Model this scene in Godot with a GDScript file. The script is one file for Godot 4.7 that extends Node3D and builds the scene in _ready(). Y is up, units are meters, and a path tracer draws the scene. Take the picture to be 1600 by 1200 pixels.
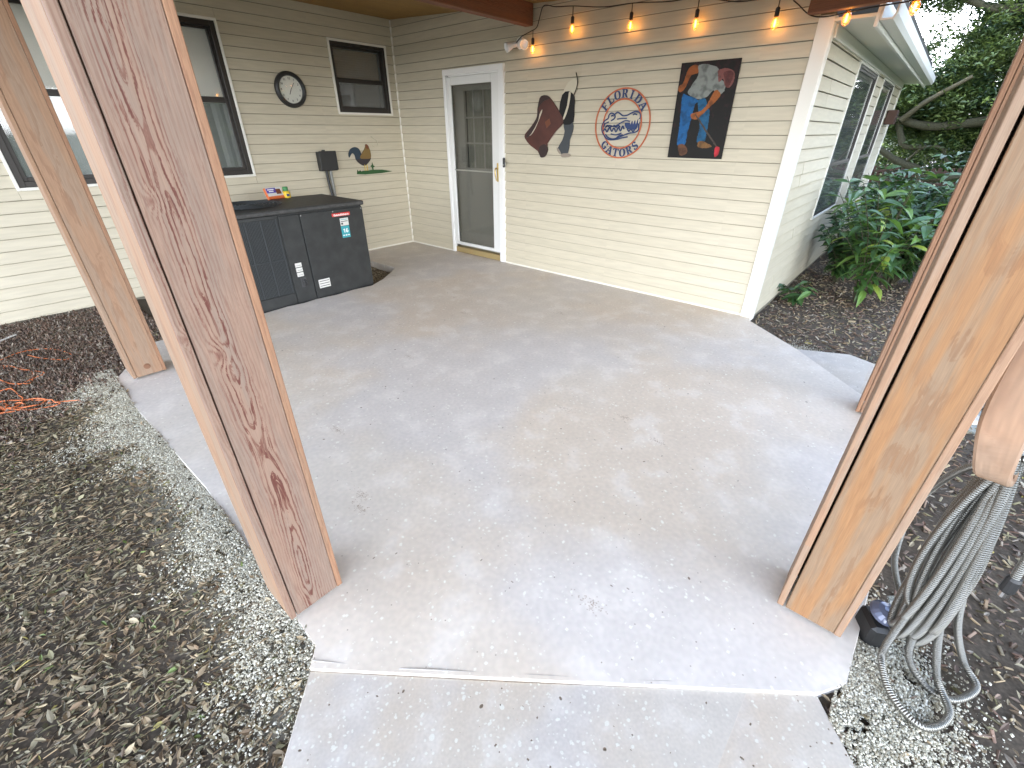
extends Node3D

# ------------------------------------------------------------------ helpers
var rng := RandomNumberGenerator.new()
var M := {}
var used := {}
var EXPO := 0.0957          # exposure of one siding course

func V(x: float, y: float) -> Vector2:
	return Vector2(x, y)

func lin(r: float, g: float, b: float) -> Color:
	return Color(r, g, b).linear_to_srgb()

func numbered(called: String, parent: Node) -> String:
	var k := str(parent.get_instance_id()) + called
	var n: int = used.get(k, 0)
	used[k] = n + 1
	return called if n == 0 else "%s_%03d" % [called, n]

func thing(called: String, label: String, category: String, at := Vector3.ZERO, turn := 0.0, group := "") -> Node3D:
	var o := Node3D.new()
	o.name = numbered(called, self)
	add_child(o, true)
	o.position = at
	o.rotation.y = turn
	o.set_meta("label", label)
	o.set_meta("category", category)
	if group:
		o.set_meta("group", group)
	return o

func put(called: String, mesh: Mesh, m: Material, parent: Node, at := Vector3.ZERO) -> MeshInstance3D:
	var o := MeshInstance3D.new()
	o.name = numbered(called, parent)
	o.mesh = mesh
	o.material_override = m
	parent.add_child(o, true)
	o.position = at
	return o

func obj(called: String, st: SurfaceTool, m: Material, parent: Node) -> MeshInstance3D:
	return put(called, st.commit(), m, parent)

func struct(called: String, st: SurfaceTool, m: Material) -> MeshInstance3D:
	var o := obj(called, st, m, self)
	o.set_meta("kind", "structure")
	return o

func sb() -> SurfaceTool:
	var st := SurfaceTool.new()
	st.begin(Mesh.PRIMITIVE_TRIANGLES)
	return st

func tri(st: SurfaceTool, a: Vector3, b: Vector3, c: Vector3, hint: Vector3, ua := Vector2.ZERO, ub := Vector2.ZERO, uc := Vector2.ZERO) -> void:
	var n := (b - a).cross(c - a)
	if n.length_squared() < 1e-16:
		return
	if n.dot(hint) > 0.0:
		var t := b
		b = c
		c = t
		var tu := ub
		ub = uc
		uc = tu
		n = -n
	n = -n.normalized()
	st.set_normal(n); st.set_uv(ua); st.add_vertex(a)
	st.set_normal(n); st.set_uv(ub); st.add_vertex(b)
	st.set_normal(n); st.set_uv(uc); st.add_vertex(c)

func quad(st: SurfaceTool, a: Vector3, b: Vector3, c: Vector3, d: Vector3, hint: Vector3, ua := Vector2.ZERO, ub := Vector2.ZERO, uc := Vector2.ZERO, ud := Vector2.ZERO) -> void:
	tri(st, a, b, c, hint, ua, ub, uc)
	tri(st, a, c, d, hint, ua, uc, ud)

func box(st: SurfaceTool, c: Vector3, s: Vector3, bev := 0.0, bs := Basis(), ax := 1, uvo := Vector2.ZERO) -> void:
	var h := s * 0.5
	var b := minf(bev, minf(h.x, minf(h.y, h.z)) * 0.9)
	for i in 3:
		var j := (i + 1) % 3
		var k := (i + 2) % 3
		if k == ax:
			var t := j
			j = k
			k = t
		for sg in [-1.0, 1.0]:
			var p := []
			var u := []
			for e in [[-1, -1], [1, -1], [1, 1], [-1, 1]]:
				var q := Vector3.ZERO
				q[i] = h[i] * sg
				q[j] = (h[j] - b) * e[0]
				q[k] = (h[k] - b) * e[1]
				p.append(c + bs * q)
				u.append((Vector2(q[k], q[j]) if j == ax else Vector2(q[j], q[k])) + uvo)
			var n := Vector3.ZERO
			n[i] = sg
			quad(st, p[0], p[1], p[2], p[3], bs * n, u[0], u[1], u[2], u[3])
	if b <= 0.0:
		return
	for i in 3:
		var j := (i + 1) % 3
		var k := (i + 2) % 3
		for si in [-1.0, 1.0]:
			for sj in [-1.0, 1.0]:
				var p := []
				var u := []
				for e in [[0, -1], [0, 1], [1, 1], [1, -1]]:
					var q := Vector3.ZERO
					q[i] = (h[i] - (b if e[0] else 0.0)) * si
					q[j] = (h[j] - (0.0 if e[0] else b)) * sj
					q[k] = (h[k] - b) * e[1]
					p.append(c + bs * q)
					u.append(Vector2(q[(ax + 1) % 3], q[ax]) + uvo)
				var n := Vector3.ZERO
				n[i] = si
				n[j] = sj
				quad(st, p[0], p[1], p[2], p[3], bs * n, u[0], u[1], u[2], u[3])
	for sx in [-1.0, 1.0]:
		for sy in [-1.0, 1.0]:
			for sz in [-1.0, 1.0]:
				var g := Vector3(sx, sy, sz)
				tri(st, c + bs * (Vector3(h.x, h.y - b, h.z - b) * g), c + bs * (Vector3(h.x - b, h.y, h.z - b) * g), c + bs * (Vector3(h.x - b, h.y - b, h.z) * g), bs * g)

func bx(c: Vector3, s: Vector3, bev := 0.0, bs := Basis()) -> SurfaceTool:
	var st := sb()
	box(st, c, s, bev, bs)
	return st

func span(a: Vector3, b: Vector3, bev := 0.0) -> SurfaceTool:       # a box between two corners
	return bx((a + b) * 0.5, (b - a).abs(), bev)

func smooth(src: Array, n := 6, closed := false) -> Array:
	var out := []
	var m := src.size()
	for i in (m if closed else m - 1):
		var p0: Vector3 = src[(i - 1 + m) % m] if closed else src[maxi(i - 1, 0)]
		var p1: Vector3 = src[i]
		var p2: Vector3 = src[(i + 1) % m]
		var p3: Vector3 = src[(i + 2) % m] if closed else src[mini(i + 2, m - 1)]
		for k in n:
			out.append(p1.cubic_interpolate(p2, p0, p3, float(k) / n))
	out.append(src[0] if closed else src[m - 1])
	return out

func tube(st: SurfaceTool, pts: Array, r0: float, r1 := -1.0, sides := 8, rough := 0.0) -> void:
	if r1 < 0.0:
		r1 = r0
	var n := pts.size()
	var up := Vector3.UP
	var rings := []
	var norms := []
	var lens := 0.0
	var vs := []
	for i in n:
		var t: Vector3 = (pts[mini(i + 1, n - 1)] - pts[maxi(i - 1, 0)]).normalized()
		if i == 0 and absf(t.dot(up)) > 0.9:
			up = Vector3.RIGHT
		var s := t.cross(up).normalized()
		up = s.cross(t).normalized()
		if i > 0:
			lens += (pts[i] - pts[i - 1]).length()
		vs.append(lens)
		var r := lerpf(r0, r1, float(i) / maxf(n - 1, 1))
		var ring := []
		var nn := []
		for k in sides + 1:
			var a := TAU * (k % sides) / sides
			var d := s * cos(a) + up * sin(a)
			var rr := r
			if rough > 0.0:
				rr *= 1.0 + rough * sin(a * 3.0 + lens * 7.0) * cos(lens * 11.0 + a)
			ring.append(pts[i] + d * rr)
			nn.append(d)
		rings.append(ring)
		norms.append(nn)
	for i in n - 1:
		for k in sides:
			var ids := [[i, k], [i + 1, k], [i + 1, k + 1], [i, k], [i + 1, k + 1], [i, k + 1]]
			var a: Vector3 = rings[i][k]
			var nrm: Vector3 = (rings[i + 1][k] - a).cross(rings[i + 1][k + 1] - a)
			if nrm.dot(norms[i][k]) > 0.0:
				ids = [[i, k], [i + 1, k + 1], [i + 1, k], [i, k], [i, k + 1], [i + 1, k + 1]]
			for q in ids:
				st.set_normal(norms[q[0]][q[1]])
				st.set_uv(Vector2(float(q[1]) / sides, vs[q[0]]))
				st.add_vertex(rings[q[0]][q[1]])
	for e in [0, n - 1]:
		var t: Vector3 = (pts[0] - pts[1]) if e == 0 else (pts[n - 1] - pts[n - 2])
		for k in range(1, sides - 1):
			tri(st, rings[e][0], rings[e][k], rings[e][k + 1], t)

func lathe(st: SurfaceTool, prof: Array, seg := 16, at := Vector3.ZERO, bs := Basis()) -> void:
	var n := prof.size()
	for i in n - 1:
		var p: Vector2 = prof[i]
		var q: Vector2 = prof[i + 1]
		var t := (q - p).normalized()
		var nr := Vector2(t.y, -t.x)
		for k in seg:
			var a := TAU * k / seg
			var b := TAU * (k + 1) / seg
			var da := Vector3(cos(a), 0, sin(a))
			var db := Vector3(cos(b), 0, sin(b))
			var mid := bs * ((da + db) * 0.5 * nr.x + Vector3.UP * nr.y)
			quad(st, at + bs * (da * p.x + Vector3.UP * p.y), at + bs * (da * q.x + Vector3.UP * q.y), at + bs * (db * q.x + Vector3.UP * q.y), at + bs * (db * p.x + Vector3.UP * p.y), mid)

func prism(st: SurfaceTool, poly: PackedVector2Array, d: float, xf := Transform3D()) -> void:
	var ix := Geometry2D.triangulate_polygon(poly)
	var f := xf.basis.z
	for i in range(0, ix.size(), 3):
		var p := poly[ix[i]]
		var q := poly[ix[i + 1]]
		var r := poly[ix[i + 2]]
		tri(st, xf * Vector3(p.x, p.y, d), xf * Vector3(q.x, q.y, d), xf * Vector3(r.x, r.y, d), f, p, q, r)
		tri(st, xf * Vector3(p.x, p.y, 0), xf * Vector3(q.x, q.y, 0), xf * Vector3(r.x, r.y, 0), -f, p, q, r)
	var cw := Geometry2D.is_polygon_clockwise(poly)
	for i in poly.size():
		var p := poly[i]
		var q := poly[(i + 1) % poly.size()]
		var o := Vector2((q - p).y, -(q - p).x) * (-1.0 if cw else 1.0)
		quad(st, xf * Vector3(p.x, p.y, 0), xf * Vector3(q.x, q.y, 0), xf * Vector3(q.x, q.y, d), xf * Vector3(p.x, p.y, d), xf.basis * Vector3(o.x, o.y, 0), p, q, q, p)

func soft(poly: PackedVector2Array, n := 3) -> PackedVector2Array:   # rounds a coarse outline
	var out := PackedVector2Array()
	var m := poly.size()
	for i in m:
		for k in n:
			out.append(poly[i].cubic_interpolate(poly[(i + 1) % m], poly[(i - 1 + m) % m], poly[(i + 2) % m], float(k) / n))
	return out

func mat(c: Color, rough := 0.8, metal := 0.0, tex: Texture2D = null) -> StandardMaterial3D:
	var m := StandardMaterial3D.new()
	m.albedo_color = c
	m.roughness = rough
	m.metallic = metal
	m.albedo_texture = tex
	return m

func world_tex(m: StandardMaterial3D, scale: Vector3, world := true) -> StandardMaterial3D:
	m.uv1_triplanar = true
	m.uv1_world_triplanar = world
	m.uv1_scale = scale
	return m

func noise_bytes(w: int, h: int, seed_: int, freq: float, oct := 4, sx := 1.0) -> PackedByteArray:
	var n := FastNoiseLite.new()
	n.seed = seed_
	n.frequency = freq
	n.noise_type = FastNoiseLite.TYPE_SIMPLEX_SMOOTH
	n.fractal_octaves = oct
	var im := n.get_image(int(w * sx), h, false, false, true)
	if sx != 1.0:
		im.resize(w, h, Image.INTERPOLATE_BILINEAR)
	im.convert(Image.FORMAT_L8)
	return im.get_data()

func as_tex(w: int, h: int, data: PackedByteArray) -> ImageTexture:
	return ImageTexture.create_from_image(Image.create_from_data(w, h, false, Image.FORMAT_RGB8, data))

func grain_tex(w: int, h: int, seed_: int, lo: float, hi: float, freq: float, stretch := 1.0) -> ImageTexture:
	# grey variation round white, to multiply a colour with; stretch > 1 draws it out along x
	var a := noise_bytes(maxi(8, int(w / stretch)), h, seed_, freq, 5)
	var b := noise_bytes(w, h, seed_ + 7, 0.35, 2)
	var w0 := maxi(8, int(w / stretch))
	var d := PackedByteArray()
	d.resize(w * h * 3)
	for y in h:
		for x in w:
			var t := (a[y * w0 + int(x * w0 / w)] * 0.75 + b[y * w + x] * 0.25) / 255.0
			var v := int(255.0 * lerpf(lo, hi, t))
			var i := (y * w + x) * 3
			d[i] = v
			d[i + 1] = v
			d[i + 2] = v
	return as_tex(w, h, d)

# A plain-sawn board: the slice of a trunk's rings, 0.19 m across u and 2.45 m along v.
func drawn_out(w: int, h: int, seed_: int, freq: float, oct: int, k: int) -> PackedByteArray:
	var im := Image.create_from_data(w, h / k, false, Image.FORMAT_L8, noise_bytes(w, h / k, seed_, freq, oct))
	im.resize(w, h, Image.INTERPOLATE_CUBIC)
	return im.get_data()

func wood_tex(seed_: int, early: Color, late: Color, grey: Color, spacing: float, h0: float, h1: float, jag: float, strength: float, knots: Array, patchy := 0.5, late0 := 0.52, side := 0.5) -> ImageTexture:
	var w := 224
	var h := 1440
	var fine := drawn_out(w, h, seed_, 0.02, 3, 16)
	var jagged := drawn_out(w, h, seed_ + 3, 0.09, 3, 5)
	var hair := drawn_out(w, h, seed_ + 13, 0.4, 2, 24)
	var patch := drawn_out(w, h, seed_ + 5, 0.012, 4, 6)
	var n1 := FastNoiseLite.new()
	n1.seed = seed_ + 11
	n1.frequency = 1.0
	var d := PackedByteArray()
	d.resize(w * h * 3)
	for y in h:
		var v := (float(y) / h) * 2.45
		var c := 0.014 + n1.get_noise_2d(v * 0.6, 3.0) * 0.03
		var hh := h0 + h1 * n1.get_noise_2d(v * 0.75, 40.0)
		for x in w:
			var u := (float(x) / w - 0.5) * 0.19
			var i := y * w + x
			var r := sqrt((u - c) * (u - c) + hh * hh)
			r += n1.get_noise_1d(r * 700.0 + 9.0) * 0.003
			var dark := 0.0
			for k in knots:
				var du: float = u - k.x
				var dv: float = (v - k.y) * 0.75
				var dd := sqrt(du * du + dv * dv)
				if dd < 0.07:
					r += k.z * exp(-dd * dd / (k.z * k.z * 0.9)) * 0.75
					if dd < k.z * 0.5:
						dark = maxf(dark, (1.0 - dd / (k.z * 0.5)) * 0.55)
			var jg := (jagged[i] / 255.0 - 0.5)
			var t := fposmod(r / spacing + jg * jag + (fine[i] / 255.0 - 0.5) * 0.45, 1.0)
			var lt := smoothstep(late0, late0 + 0.2, t) * (1.0 - smoothstep(0.93, 1.0, t))
			lt *= 1.0 - side * smoothstep(0.014, 0.045, absf(u - c))
			lt *= strength * (0.55 + 0.45 * smoothstep(0.35, 0.6, patch[(i * 3 + 5000) % (w * h)] / 255.0))
			lt = maxf(lt, dark)
			var p := smoothstep(0.5 - 0.3 * patchy, 0.5 + 0.3 * patchy, patch[i] / 255.0) * patchy
			var f := 0.91 + 0.16 * hair[i] / 255.0 + 0.06 * jg
			var col := early.lerp(grey, p).lerp(late, lt) * f
			d[i * 3] = clampi(int(col.r * 255.0), 0, 255)
			d[i * 3 + 1] = clampi(int(col.g * 255.0), 0, 255)
			d[i * 3 + 2] = clampi(int(col.b * 255.0), 0, 255)
	return as_tex(w, h, d)

func wood_mat(t: ImageTexture, rough := 0.72) -> StandardMaterial3D:
	var m := mat(Color.WHITE, rough, 0.0, t)
	m.uv1_scale = Vector3(1.0 / 0.19, 1.0 / 2.45, 1)
	m.uv1_offset = Vector3(0.5, 0, 0)
	return m

# Cast concrete: blotches of tan, lilac grey and pale grey cement, shell specks, grit, trowel arcs. 6.6 m a side.
func concrete_tex(speck_n: int, seed_: int, big: float) -> ImageTexture:
	var n := 768
	var a := noise_bytes(n, n, seed_, 0.0030, 6)
	var b := noise_bytes(n, n, seed_ + 1, 0.0050, 6)
	var c := noise_bytes(n, n, seed_ + 2, 0.03, 4)
	var e := noise_bytes(n, n, seed_ + 3, 0.3, 2)
	var d := PackedByteArray()
	d.resize(n * n * 3)
	var g0 := Color(0.832, 0.796, 0.748)
	var tan_ := Color(0.832, 0.770, 0.695)
	var lil := Color(0.818, 0.790, 0.765)
	var pale := Color(0.872, 0.842, 0.805)
	for i in n * n:
		var ka := smoothstep(0.28, 0.78, a[i] / 255.0)
		var kb := smoothstep(0.36, 0.80, b[i] / 255.0)
		var kc := smoothstep(0.55, 0.85, c[i] / 255.0) * 0.45
		var col := g0.lerp(tan_, ka * 0.85).lerp(lil, kb * 0.8).lerp(pale, kc)
		var f := 0.965 + 0.07 * e[i] / 255.0 + 0.05 * (c[i] / 255.0 - 0.5)
		d[i * 3] = int(minf(col.r * f, 1.0) * 255.0)
		d[i * 3 + 1] = int(minf(col.g * f, 1.0) * 255.0)
		d[i * 3 + 2] = int(minf(col.b * f, 1.0) * 255.0)
	var im := Image.create_from_data(n, n, false, Image.FORMAT_RGB8, d)
	im.resize(2048, 2048, Image.INTERPOLATE_CUBIC)
	var r := RandomNumberGenerator.new()
	r.seed = seed_
	for k in 46:                                   # trowel sweeps
		var cx := r.randf() * 2048
		var cy := r.randf() * 2048
		var rad := r.randf_range(60, 200)
		var a0 := r.randf() * TAU
		for s in 120:
			var an := a0 + s * 0.007
			var px := int(cx + cos(an) * rad)
			var py := int(cy + sin(an) * rad)
			if px > 2 and py > 2 and px < 2045 and py < 2045 and r.randf() < 0.7:
				im.set_pixel(px, py, im.get_pixel(px, py).lerp(Color(0.86, 0.83, 0.78), 0.35))
				im.set_pixel(px + 1, py, im.get_pixel(px + 1, py).lerp(Color(0.86, 0.83, 0.78), 0.2))
	for k in speck_n:
		var px := r.randi_range(6, 2041)
		var py := r.randi_range(6, 2041)
		var dirt := r.randf() < 0.08
		if r.randf() > smoothstep(0.35, 0.62, a[int(py * 0.375) * n + int(px * 0.375)] / 255.0) * 0.6 + 0.4:
			continue
		var rx := (0.35 + 0.95 * pow(r.randf(), 1.6)) * big
		if r.randf() < 0.05:
			rx *= 1.6
		var ry := rx * r.randf_range(0.5, 1.0)
		var an := r.randf() * PI
		var col := Color(0.36, 0.29, 0.22) if dirt else Color(0.92, 0.91, 0.86)
		if dirt:
			rx *= 0.5
		var q := int(ceil(rx))
		for oy in range(-q, q + 1):
			for ox in range(-q, q + 1):
				var ux := ox * cos(an) + oy * sin(an)
				var uy := oy * cos(an) - ox * sin(an)
				if (ux * ux) / (rx * rx) + (uy * uy) / (ry * ry) <= 1.0:
					im.set_pixel(px + ox, py + oy, im.get_pixel(px + ox, py + oy).lerp(col, r.randf_range(0.55, 0.95)))
	for k in 26:                                   # rusty smears of leaf stain
		var px := r.randi_range(30, 2000)
		var py := r.randi_range(30, 2000)
		for s in 60:
			var x := px + int(r.randfn(0, 9))
			var y := py + int(r.randfn(0, 4))
			if x > 0 and y > 0 and x < 2048 and y < 2048:
				im.set_pixel(x, y, im.get_pixel(x, y).lerp(Color(0.42, 0.3, 0.2), 0.45))
	return ImageTexture.create_from_image(im)

func scatter(called: String, mesh: Mesh, m: Material, where: Array, tints: Array, parent: Node = self) -> MultiMeshInstance3D:
	var mm := MultiMesh.new()
	mm.transform_format = MultiMesh.TRANSFORM_3D
	mm.use_colors = true
	mm.mesh = mesh
	mm.instance_count = where.size()
	for i in where.size():
		mm.set_instance_transform(i, where[i])
		mm.set_instance_color(i, tints[i])
	var o := MultiMeshInstance3D.new()
	o.name = numbered(called, parent)
	o.multimesh = mm
	o.material_override = m
	parent.add_child(o, true)
	o.set_meta("kind", "stuff")
	return o

# ------------------------------------------------------------------ siding
func boards(parent: Node, o: Vector3, along: Vector3, out: Vector3, length: float, y1: float, slope: float, holes: Array, joints: Array) -> void:
	var k := -1
	while k * EXPO < y1:
		var ya := k * EXPO + 0.0
		var yb := ya + EXPO
		k += 1
		if k == 0:
			ya = 0.012
		var pieces := []                     # [s0, s1, ya, yb]
		var edges := [0.0, length]
		var cuts := []
		for h in holes:
			if h.position.y < yb - 0.004 and h.end.y > ya + 0.004:
				cuts.append(h)
		cuts.sort_custom(func(p, q): return p.position.x < q.position.x)
		var s := 0.0
		for h in cuts:
			if h.position.x > s + 0.01:
				pieces.append([s, h.position.x, ya, yb])
			if h.position.y > ya + 0.012:
				pieces.append([h.position.x, h.end.x, ya, h.position.y])
			if h.end.y < yb - 0.012:
				pieces.append([h.position.x, h.end.x, h.end.y, yb])
			s = h.end.x
		if s < length - 0.01:
			pieces.append([s, length, ya, yb])
		for p in pieces:
			if slope > 0.0:
				p[1] = minf(p[1], (y1 - p[2]) / slope + 0.1)
				if p[1] - p[0] < 0.05:
					continue
			var runs := [[p[0], p[1]]]
			for j in joints:
				if j[1] == int(k / 2) and j[0] > p[0] + 0.1 and j[0] < p[1] - 0.1:
					runs = [[p[0], j[0]], [j[0] - 0.02, p[1]]]
			for n in runs.size():
				board(parent, o, along, out, runs[n][0] + 0.001, runs[n][1] - 0.001, p[2], p[3], ya, yb, 0.0016 * n)

func board(parent: Node, o: Vector3, along: Vector3, out: Vector3, s0: float, s1: float, ya: float, yb: float, full_a: float, full_b: float, lift: float) -> void:
	var st := sb()
	var n := maxi(1, int((s1 - s0) / 0.45))
	var ring := []
	for i in n + 1:
		var s := lerpf(s0, s1, float(i) / n)
		var wob := rng.randf_range(-0.0007, 0.0009)
		var sag := rng.randf_range(-0.0006, 0.0006)
		var da := lerpf(0.0165, 0.004, (ya - full_a) / (full_b - full_a)) + wob + lift
		var db := lerpf(0.0165, 0.004, (yb - full_a) / (full_b - full_a)) + wob * 0.4 + lift
		var b := o + along * s
		ring.append([b + Vector3.UP * (ya + sag + 0.002) - out * 0.004, b + Vector3.UP * (ya + sag) + out * (da - 0.001), b + Vector3.UP * (ya + sag + 0.004) + out * da, b + Vector3.UP * (ya + (yb - ya) * 0.5 + sag) + out * (lerpf(da, db, 0.5) + wob), b + Vector3.UP * (yb - (0.0048 if yb > full_b - 0.001 else 0.0)) + out * db])
	var hints := [-Vector3.UP, out - Vector3.UP, out, out]
	for i in n:
		var ua := lerpf(s0, s1, float(i) / n)
		var ub := lerpf(s0, s1, float(i + 1) / n)
		for e in 4:
			var p: Array = ring[i]
			var q: Array = ring[i + 1]
			quad(st, p[e], q[e], q[e + 1], p[e + 1], hints[e], V(ua, p[e].y), V(ub, p[e].y), V(ub, p[e + 1].y), V(ua, p[e + 1].y))
	for e in [0, n]:
		var p: Array = ring[e]
		var hint := along * (-1.0 if e == 0 else 1.0)
		tri(st, p[0], p[1], p[2], hint)
		tri(st, p[0], p[2], p[3], hint)
		tri(st, p[0], p[3], p[4], hint)
	obj("siding_board", st, M.siding[rng.randi() % 3], parent)

func backing(o: Vector3, along: Vector3, out: Vector3, length: float, y0: float, y1: float, holes: Array) -> SurfaceTool:
	var st := sb()
	var xs := [0.0, length]
	for h in holes:
		xs.append(h.position.x)
		xs.append(h.end.x)
	xs.sort()
	var bs := Basis(along, Vector3.UP, out)
	for i in xs.size() - 1:
		if xs[i + 1] - xs[i] < 0.001:
			continue
		var mid: float = (xs[i] + xs[i + 1]) * 0.5
		var ys := [y0]
		for h in holes:
			if h.position.x < mid and h.end.x > mid:
				ys.append(h.position.y)
				ys.append(h.end.y)
		ys.append(y1)
		for j in range(0, ys.size(), 2):
			if ys[j + 1] - ys[j] > 0.001:
				box(st, o + along * mid + Vector3.UP * (ys[j] + ys[j + 1]) * 0.5 - out * 0.055, Vector3(xs[i + 1] - xs[i], ys[j + 1] - ys[j], 0.1), 0.0, bs)
	return st

func rect_frame(st: SurfaceTool, o: Vector3, along: Vector3, out: Vector3, r: Rect2, w: float, d0: float, d1: float) -> void:
	# four bars inside the rectangle r, from depth d0 to d1
	var bs := Basis(along, Vector3.UP, out)
	var dz := (d0 + d1) * 0.5
	var th := absf(d1 - d0)
	for e in [[r.position.x + w * 0.5, r.get_center().y, w, r.size.y], [r.end.x - w * 0.5, r.get_center().y, w, r.size.y], [r.get_center().x, r.position.y + w * 0.5, r.size.x - 2 * w, w], [r.get_center().x, r.end.y - w * 0.5, r.size.x - 2 * w, w]]:
		box(st, o + along * e[0] + Vector3.UP * e[1] + out * dz, Vector3(e[2], e[3], th), 0.002, bs)

func slab_at(st: SurfaceTool, o: Vector3, along: Vector3, out: Vector3, r: Rect2, d0: float, d1: float, bev := 0.0) -> void:
	box(st, o + along * r.get_center().x + Vector3.UP * r.get_center().y + out * (d0 + d1) * 0.5, Vector3(r.size.x, r.size.y, absf(d1 - d0)), bev, Basis(along, Vector3.UP, out))

func room(house: Node, o: Vector3, along: Vector3, out: Vector3, r: Rect2, depth: float) -> void:
	var st := sb()
	var g := r.grow(0.3)
	var p := func(s, y, d): return o + along * s + Vector3.UP * y - out * d
	var a := g.position
	var e := g.end
	for q in [[[a.x, a.y, depth], [e.x, a.y, depth], [e.x, e.y, depth], [a.x, e.y, depth], out], [[a.x, a.y, 0.106], [a.x, a.y, depth], [a.x, e.y, depth], [a.x, e.y, 0.106], along], [[e.x, a.y, 0.106], [e.x, a.y, depth], [e.x, e.y, depth], [e.x, e.y, 0.106], -along], [[a.x, a.y, 0.106], [e.x, a.y, 0.106], [e.x, a.y, depth], [a.x, a.y, depth], Vector3.UP], [[a.x, e.y, 0.106], [e.x, e.y, 0.106], [e.x, e.y, depth], [a.x, e.y, depth], Vector3.DOWN]]:
		quad(st, p.call(q[0][0], q[0][1], q[0][2]), p.call(q[1][0], q[1][1], q[1][2]), p.call(q[2][0], q[2][1], q[2][2]), p.call(q[3][0], q[3][1], q[3][2]), q[4])
	obj("room_interior", st, M.room, house)

func window(house: Node, o: Vector3, along: Vector3, out: Vector3, r: Rect2, rail: float, blind: String, fw := 0.045) -> void:
	var st := sb()
	var z := 0.05 if blind == "none" else 0.0
	rect_frame(st, o, along, out, r.grow(-0.001), fw, -0.1, 0.012)
	var f := obj("window", st, M.bronze, house)
	st = sb()
	rect_frame(st, o, along, out, r.grow(0.022), 0.0225, -0.004, 0.022)
	obj("window_trim", st, M.trim, f)
	var inner := r.grow(-fw)
	var upper := Rect2(inner.position.x, rail, inner.size.x, inner.end.y - rail)
	var lower := Rect2(inner.position.x, inner.position.y, inner.size.x, rail - inner.position.y)
	st = sb()
	rect_frame(st, o, along, out, upper, 0.022, -0.075 + z, -0.045 + z)
	obj("sash", st, M.bronze, f)
	st = sb()
	rect_frame(st, o, along, out, lower, 0.03 - z * 0.3, -0.044 + z * 0.8, -0.012 + z * 0.5)
	obj("sash", st, M.bronze, f)
	st = sb()
	slab_at(st, o, along, out, upper.grow(-0.021), -0.062 + z * 1.1, -0.058 + z * 1.1)
	obj("pane", st, M.glass, f)
	st = sb()
	slab_at(st, o, along, out, lower.grow(-0.029 + z * 0.3), -0.030 + z * 0.8, -0.026 + z * 0.8)
	obj("pane", st, M.glass, f)
	if blind == "shade":
		st = sb()
		slab_at(st, o, along, out, Rect2(inner.position.x - 0.02, rail - 0.03, inner.size.x + 0.04, inner.end.y - rail + 0.05), -0.128, -0.124)
		obj("roller_shade", st, M.shade, f)
		st = sb()
		var cols := 22
		for k in cols:
			var xa := lerpf(inner.position.x - 0.02, inner.end.x + 0.02, float(k) / cols)
			var xb := lerpf(inner.position.x - 0.02, inner.end.x + 0.02, float(k + 1) / cols)
			var da := 0.15 + 0.010 * sin(k * 1.9) + 0.006 * sin(k * 0.7)
			var db := 0.15 + 0.010 * sin((k + 1) * 1.9) + 0.006 * sin((k + 1) * 0.7)
			quad(st, o + along * xa + Vector3.UP * (inner.position.y - 0.02) - out * da, o + along * xb + Vector3.UP * (inner.position.y - 0.02) - out * db, o + along * xb + Vector3.UP * (rail + 0.02) - out * db, o + along * xa + Vector3.UP * (rail + 0.02) - out * da, out)
		obj("film_curtain", st, M.film, f)
	elif blind == "blind":  # amber slats paint the brown ceiling mirrored in the upper pane
		var y := inner.end.y - 0.03
		st = sb()
		while y > inner.position.y + 0.42 * inner.size.y:
			box(st, o + along * inner.get_center().x + Vector3.UP * y - out * 0.14, Vector3(inner.size.x + 0.03, 0.022, 0.003), 0.0, Basis(along, Vector3.UP, out) * Basis(Vector3.RIGHT, 0.5))
			y -= 0.024
		obj("ceiling_reflection_slats", st, M.amber, f)
		st = sb()
		slab_at(st, o, along, out, inner.grow(0.02), -0.19, -0.185)
		obj("curtain", st, M.dim_room_brown, f)  # added brown sheet paints the dim room behind the lower sash
	room(house, o, along, out, r, 1.4)

# ------------------------------------------------------------------ plants
func leaf_mesh(l: float, w: float, fold: float, droop: float, seg := 4) -> ArrayMesh:
	var st := sb()
	var rows := []
	for i in seg + 1:
		var t := float(i) / seg
		var ww := w * sin(PI * pow(t, 0.8)) * 0.5 + (0.0015 if i < seg else 0.0)
		var p := Vector3(0, -droop * t * t * l, t * l)
		rows.append([p + Vector3(-ww, fold * ww, 0), p, p + Vector3(ww, fold * ww, 0)])
	for i in seg:
		for s in 2:
			quad(st, rows[i][s], rows[i + 1][s], rows[i + 1][s + 1], rows[i][s + 1], Vector3.UP)
	return st.commit()

func clump_mesh(n: int, l: float, w: float, spread: float, seed_: int) -> ArrayMesh:
	var r := RandomNumberGenerator.new()
	r.seed = seed_
	var st := sb()
	for i in n:
		var c := Vector3(r.randfn(0, spread), r.randfn(0, spread * 0.7), r.randfn(0, spread))
		var bs := Basis.from_euler(Vector3(r.randf_range(-0.8, 0.5), r.randf() * TAU, r.randf_range(-0.5, 0.5)))
		var k := r.randf_range(0.7, 1.25)
		var a := c + bs * Vector3(0, 0, 0)
		var b := c + bs * Vector3(-w * 0.5, 0.006, l * 0.45) * k
		var d := c + bs * Vector3(w * 0.5, 0.006, l * 0.45) * k
		var e := c + bs * Vector3(0, -0.01, l) * k
		tri(st, a, b, e, bs.y)
		tri(st, a, e, d, bs.y)
	return st.commit()

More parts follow.
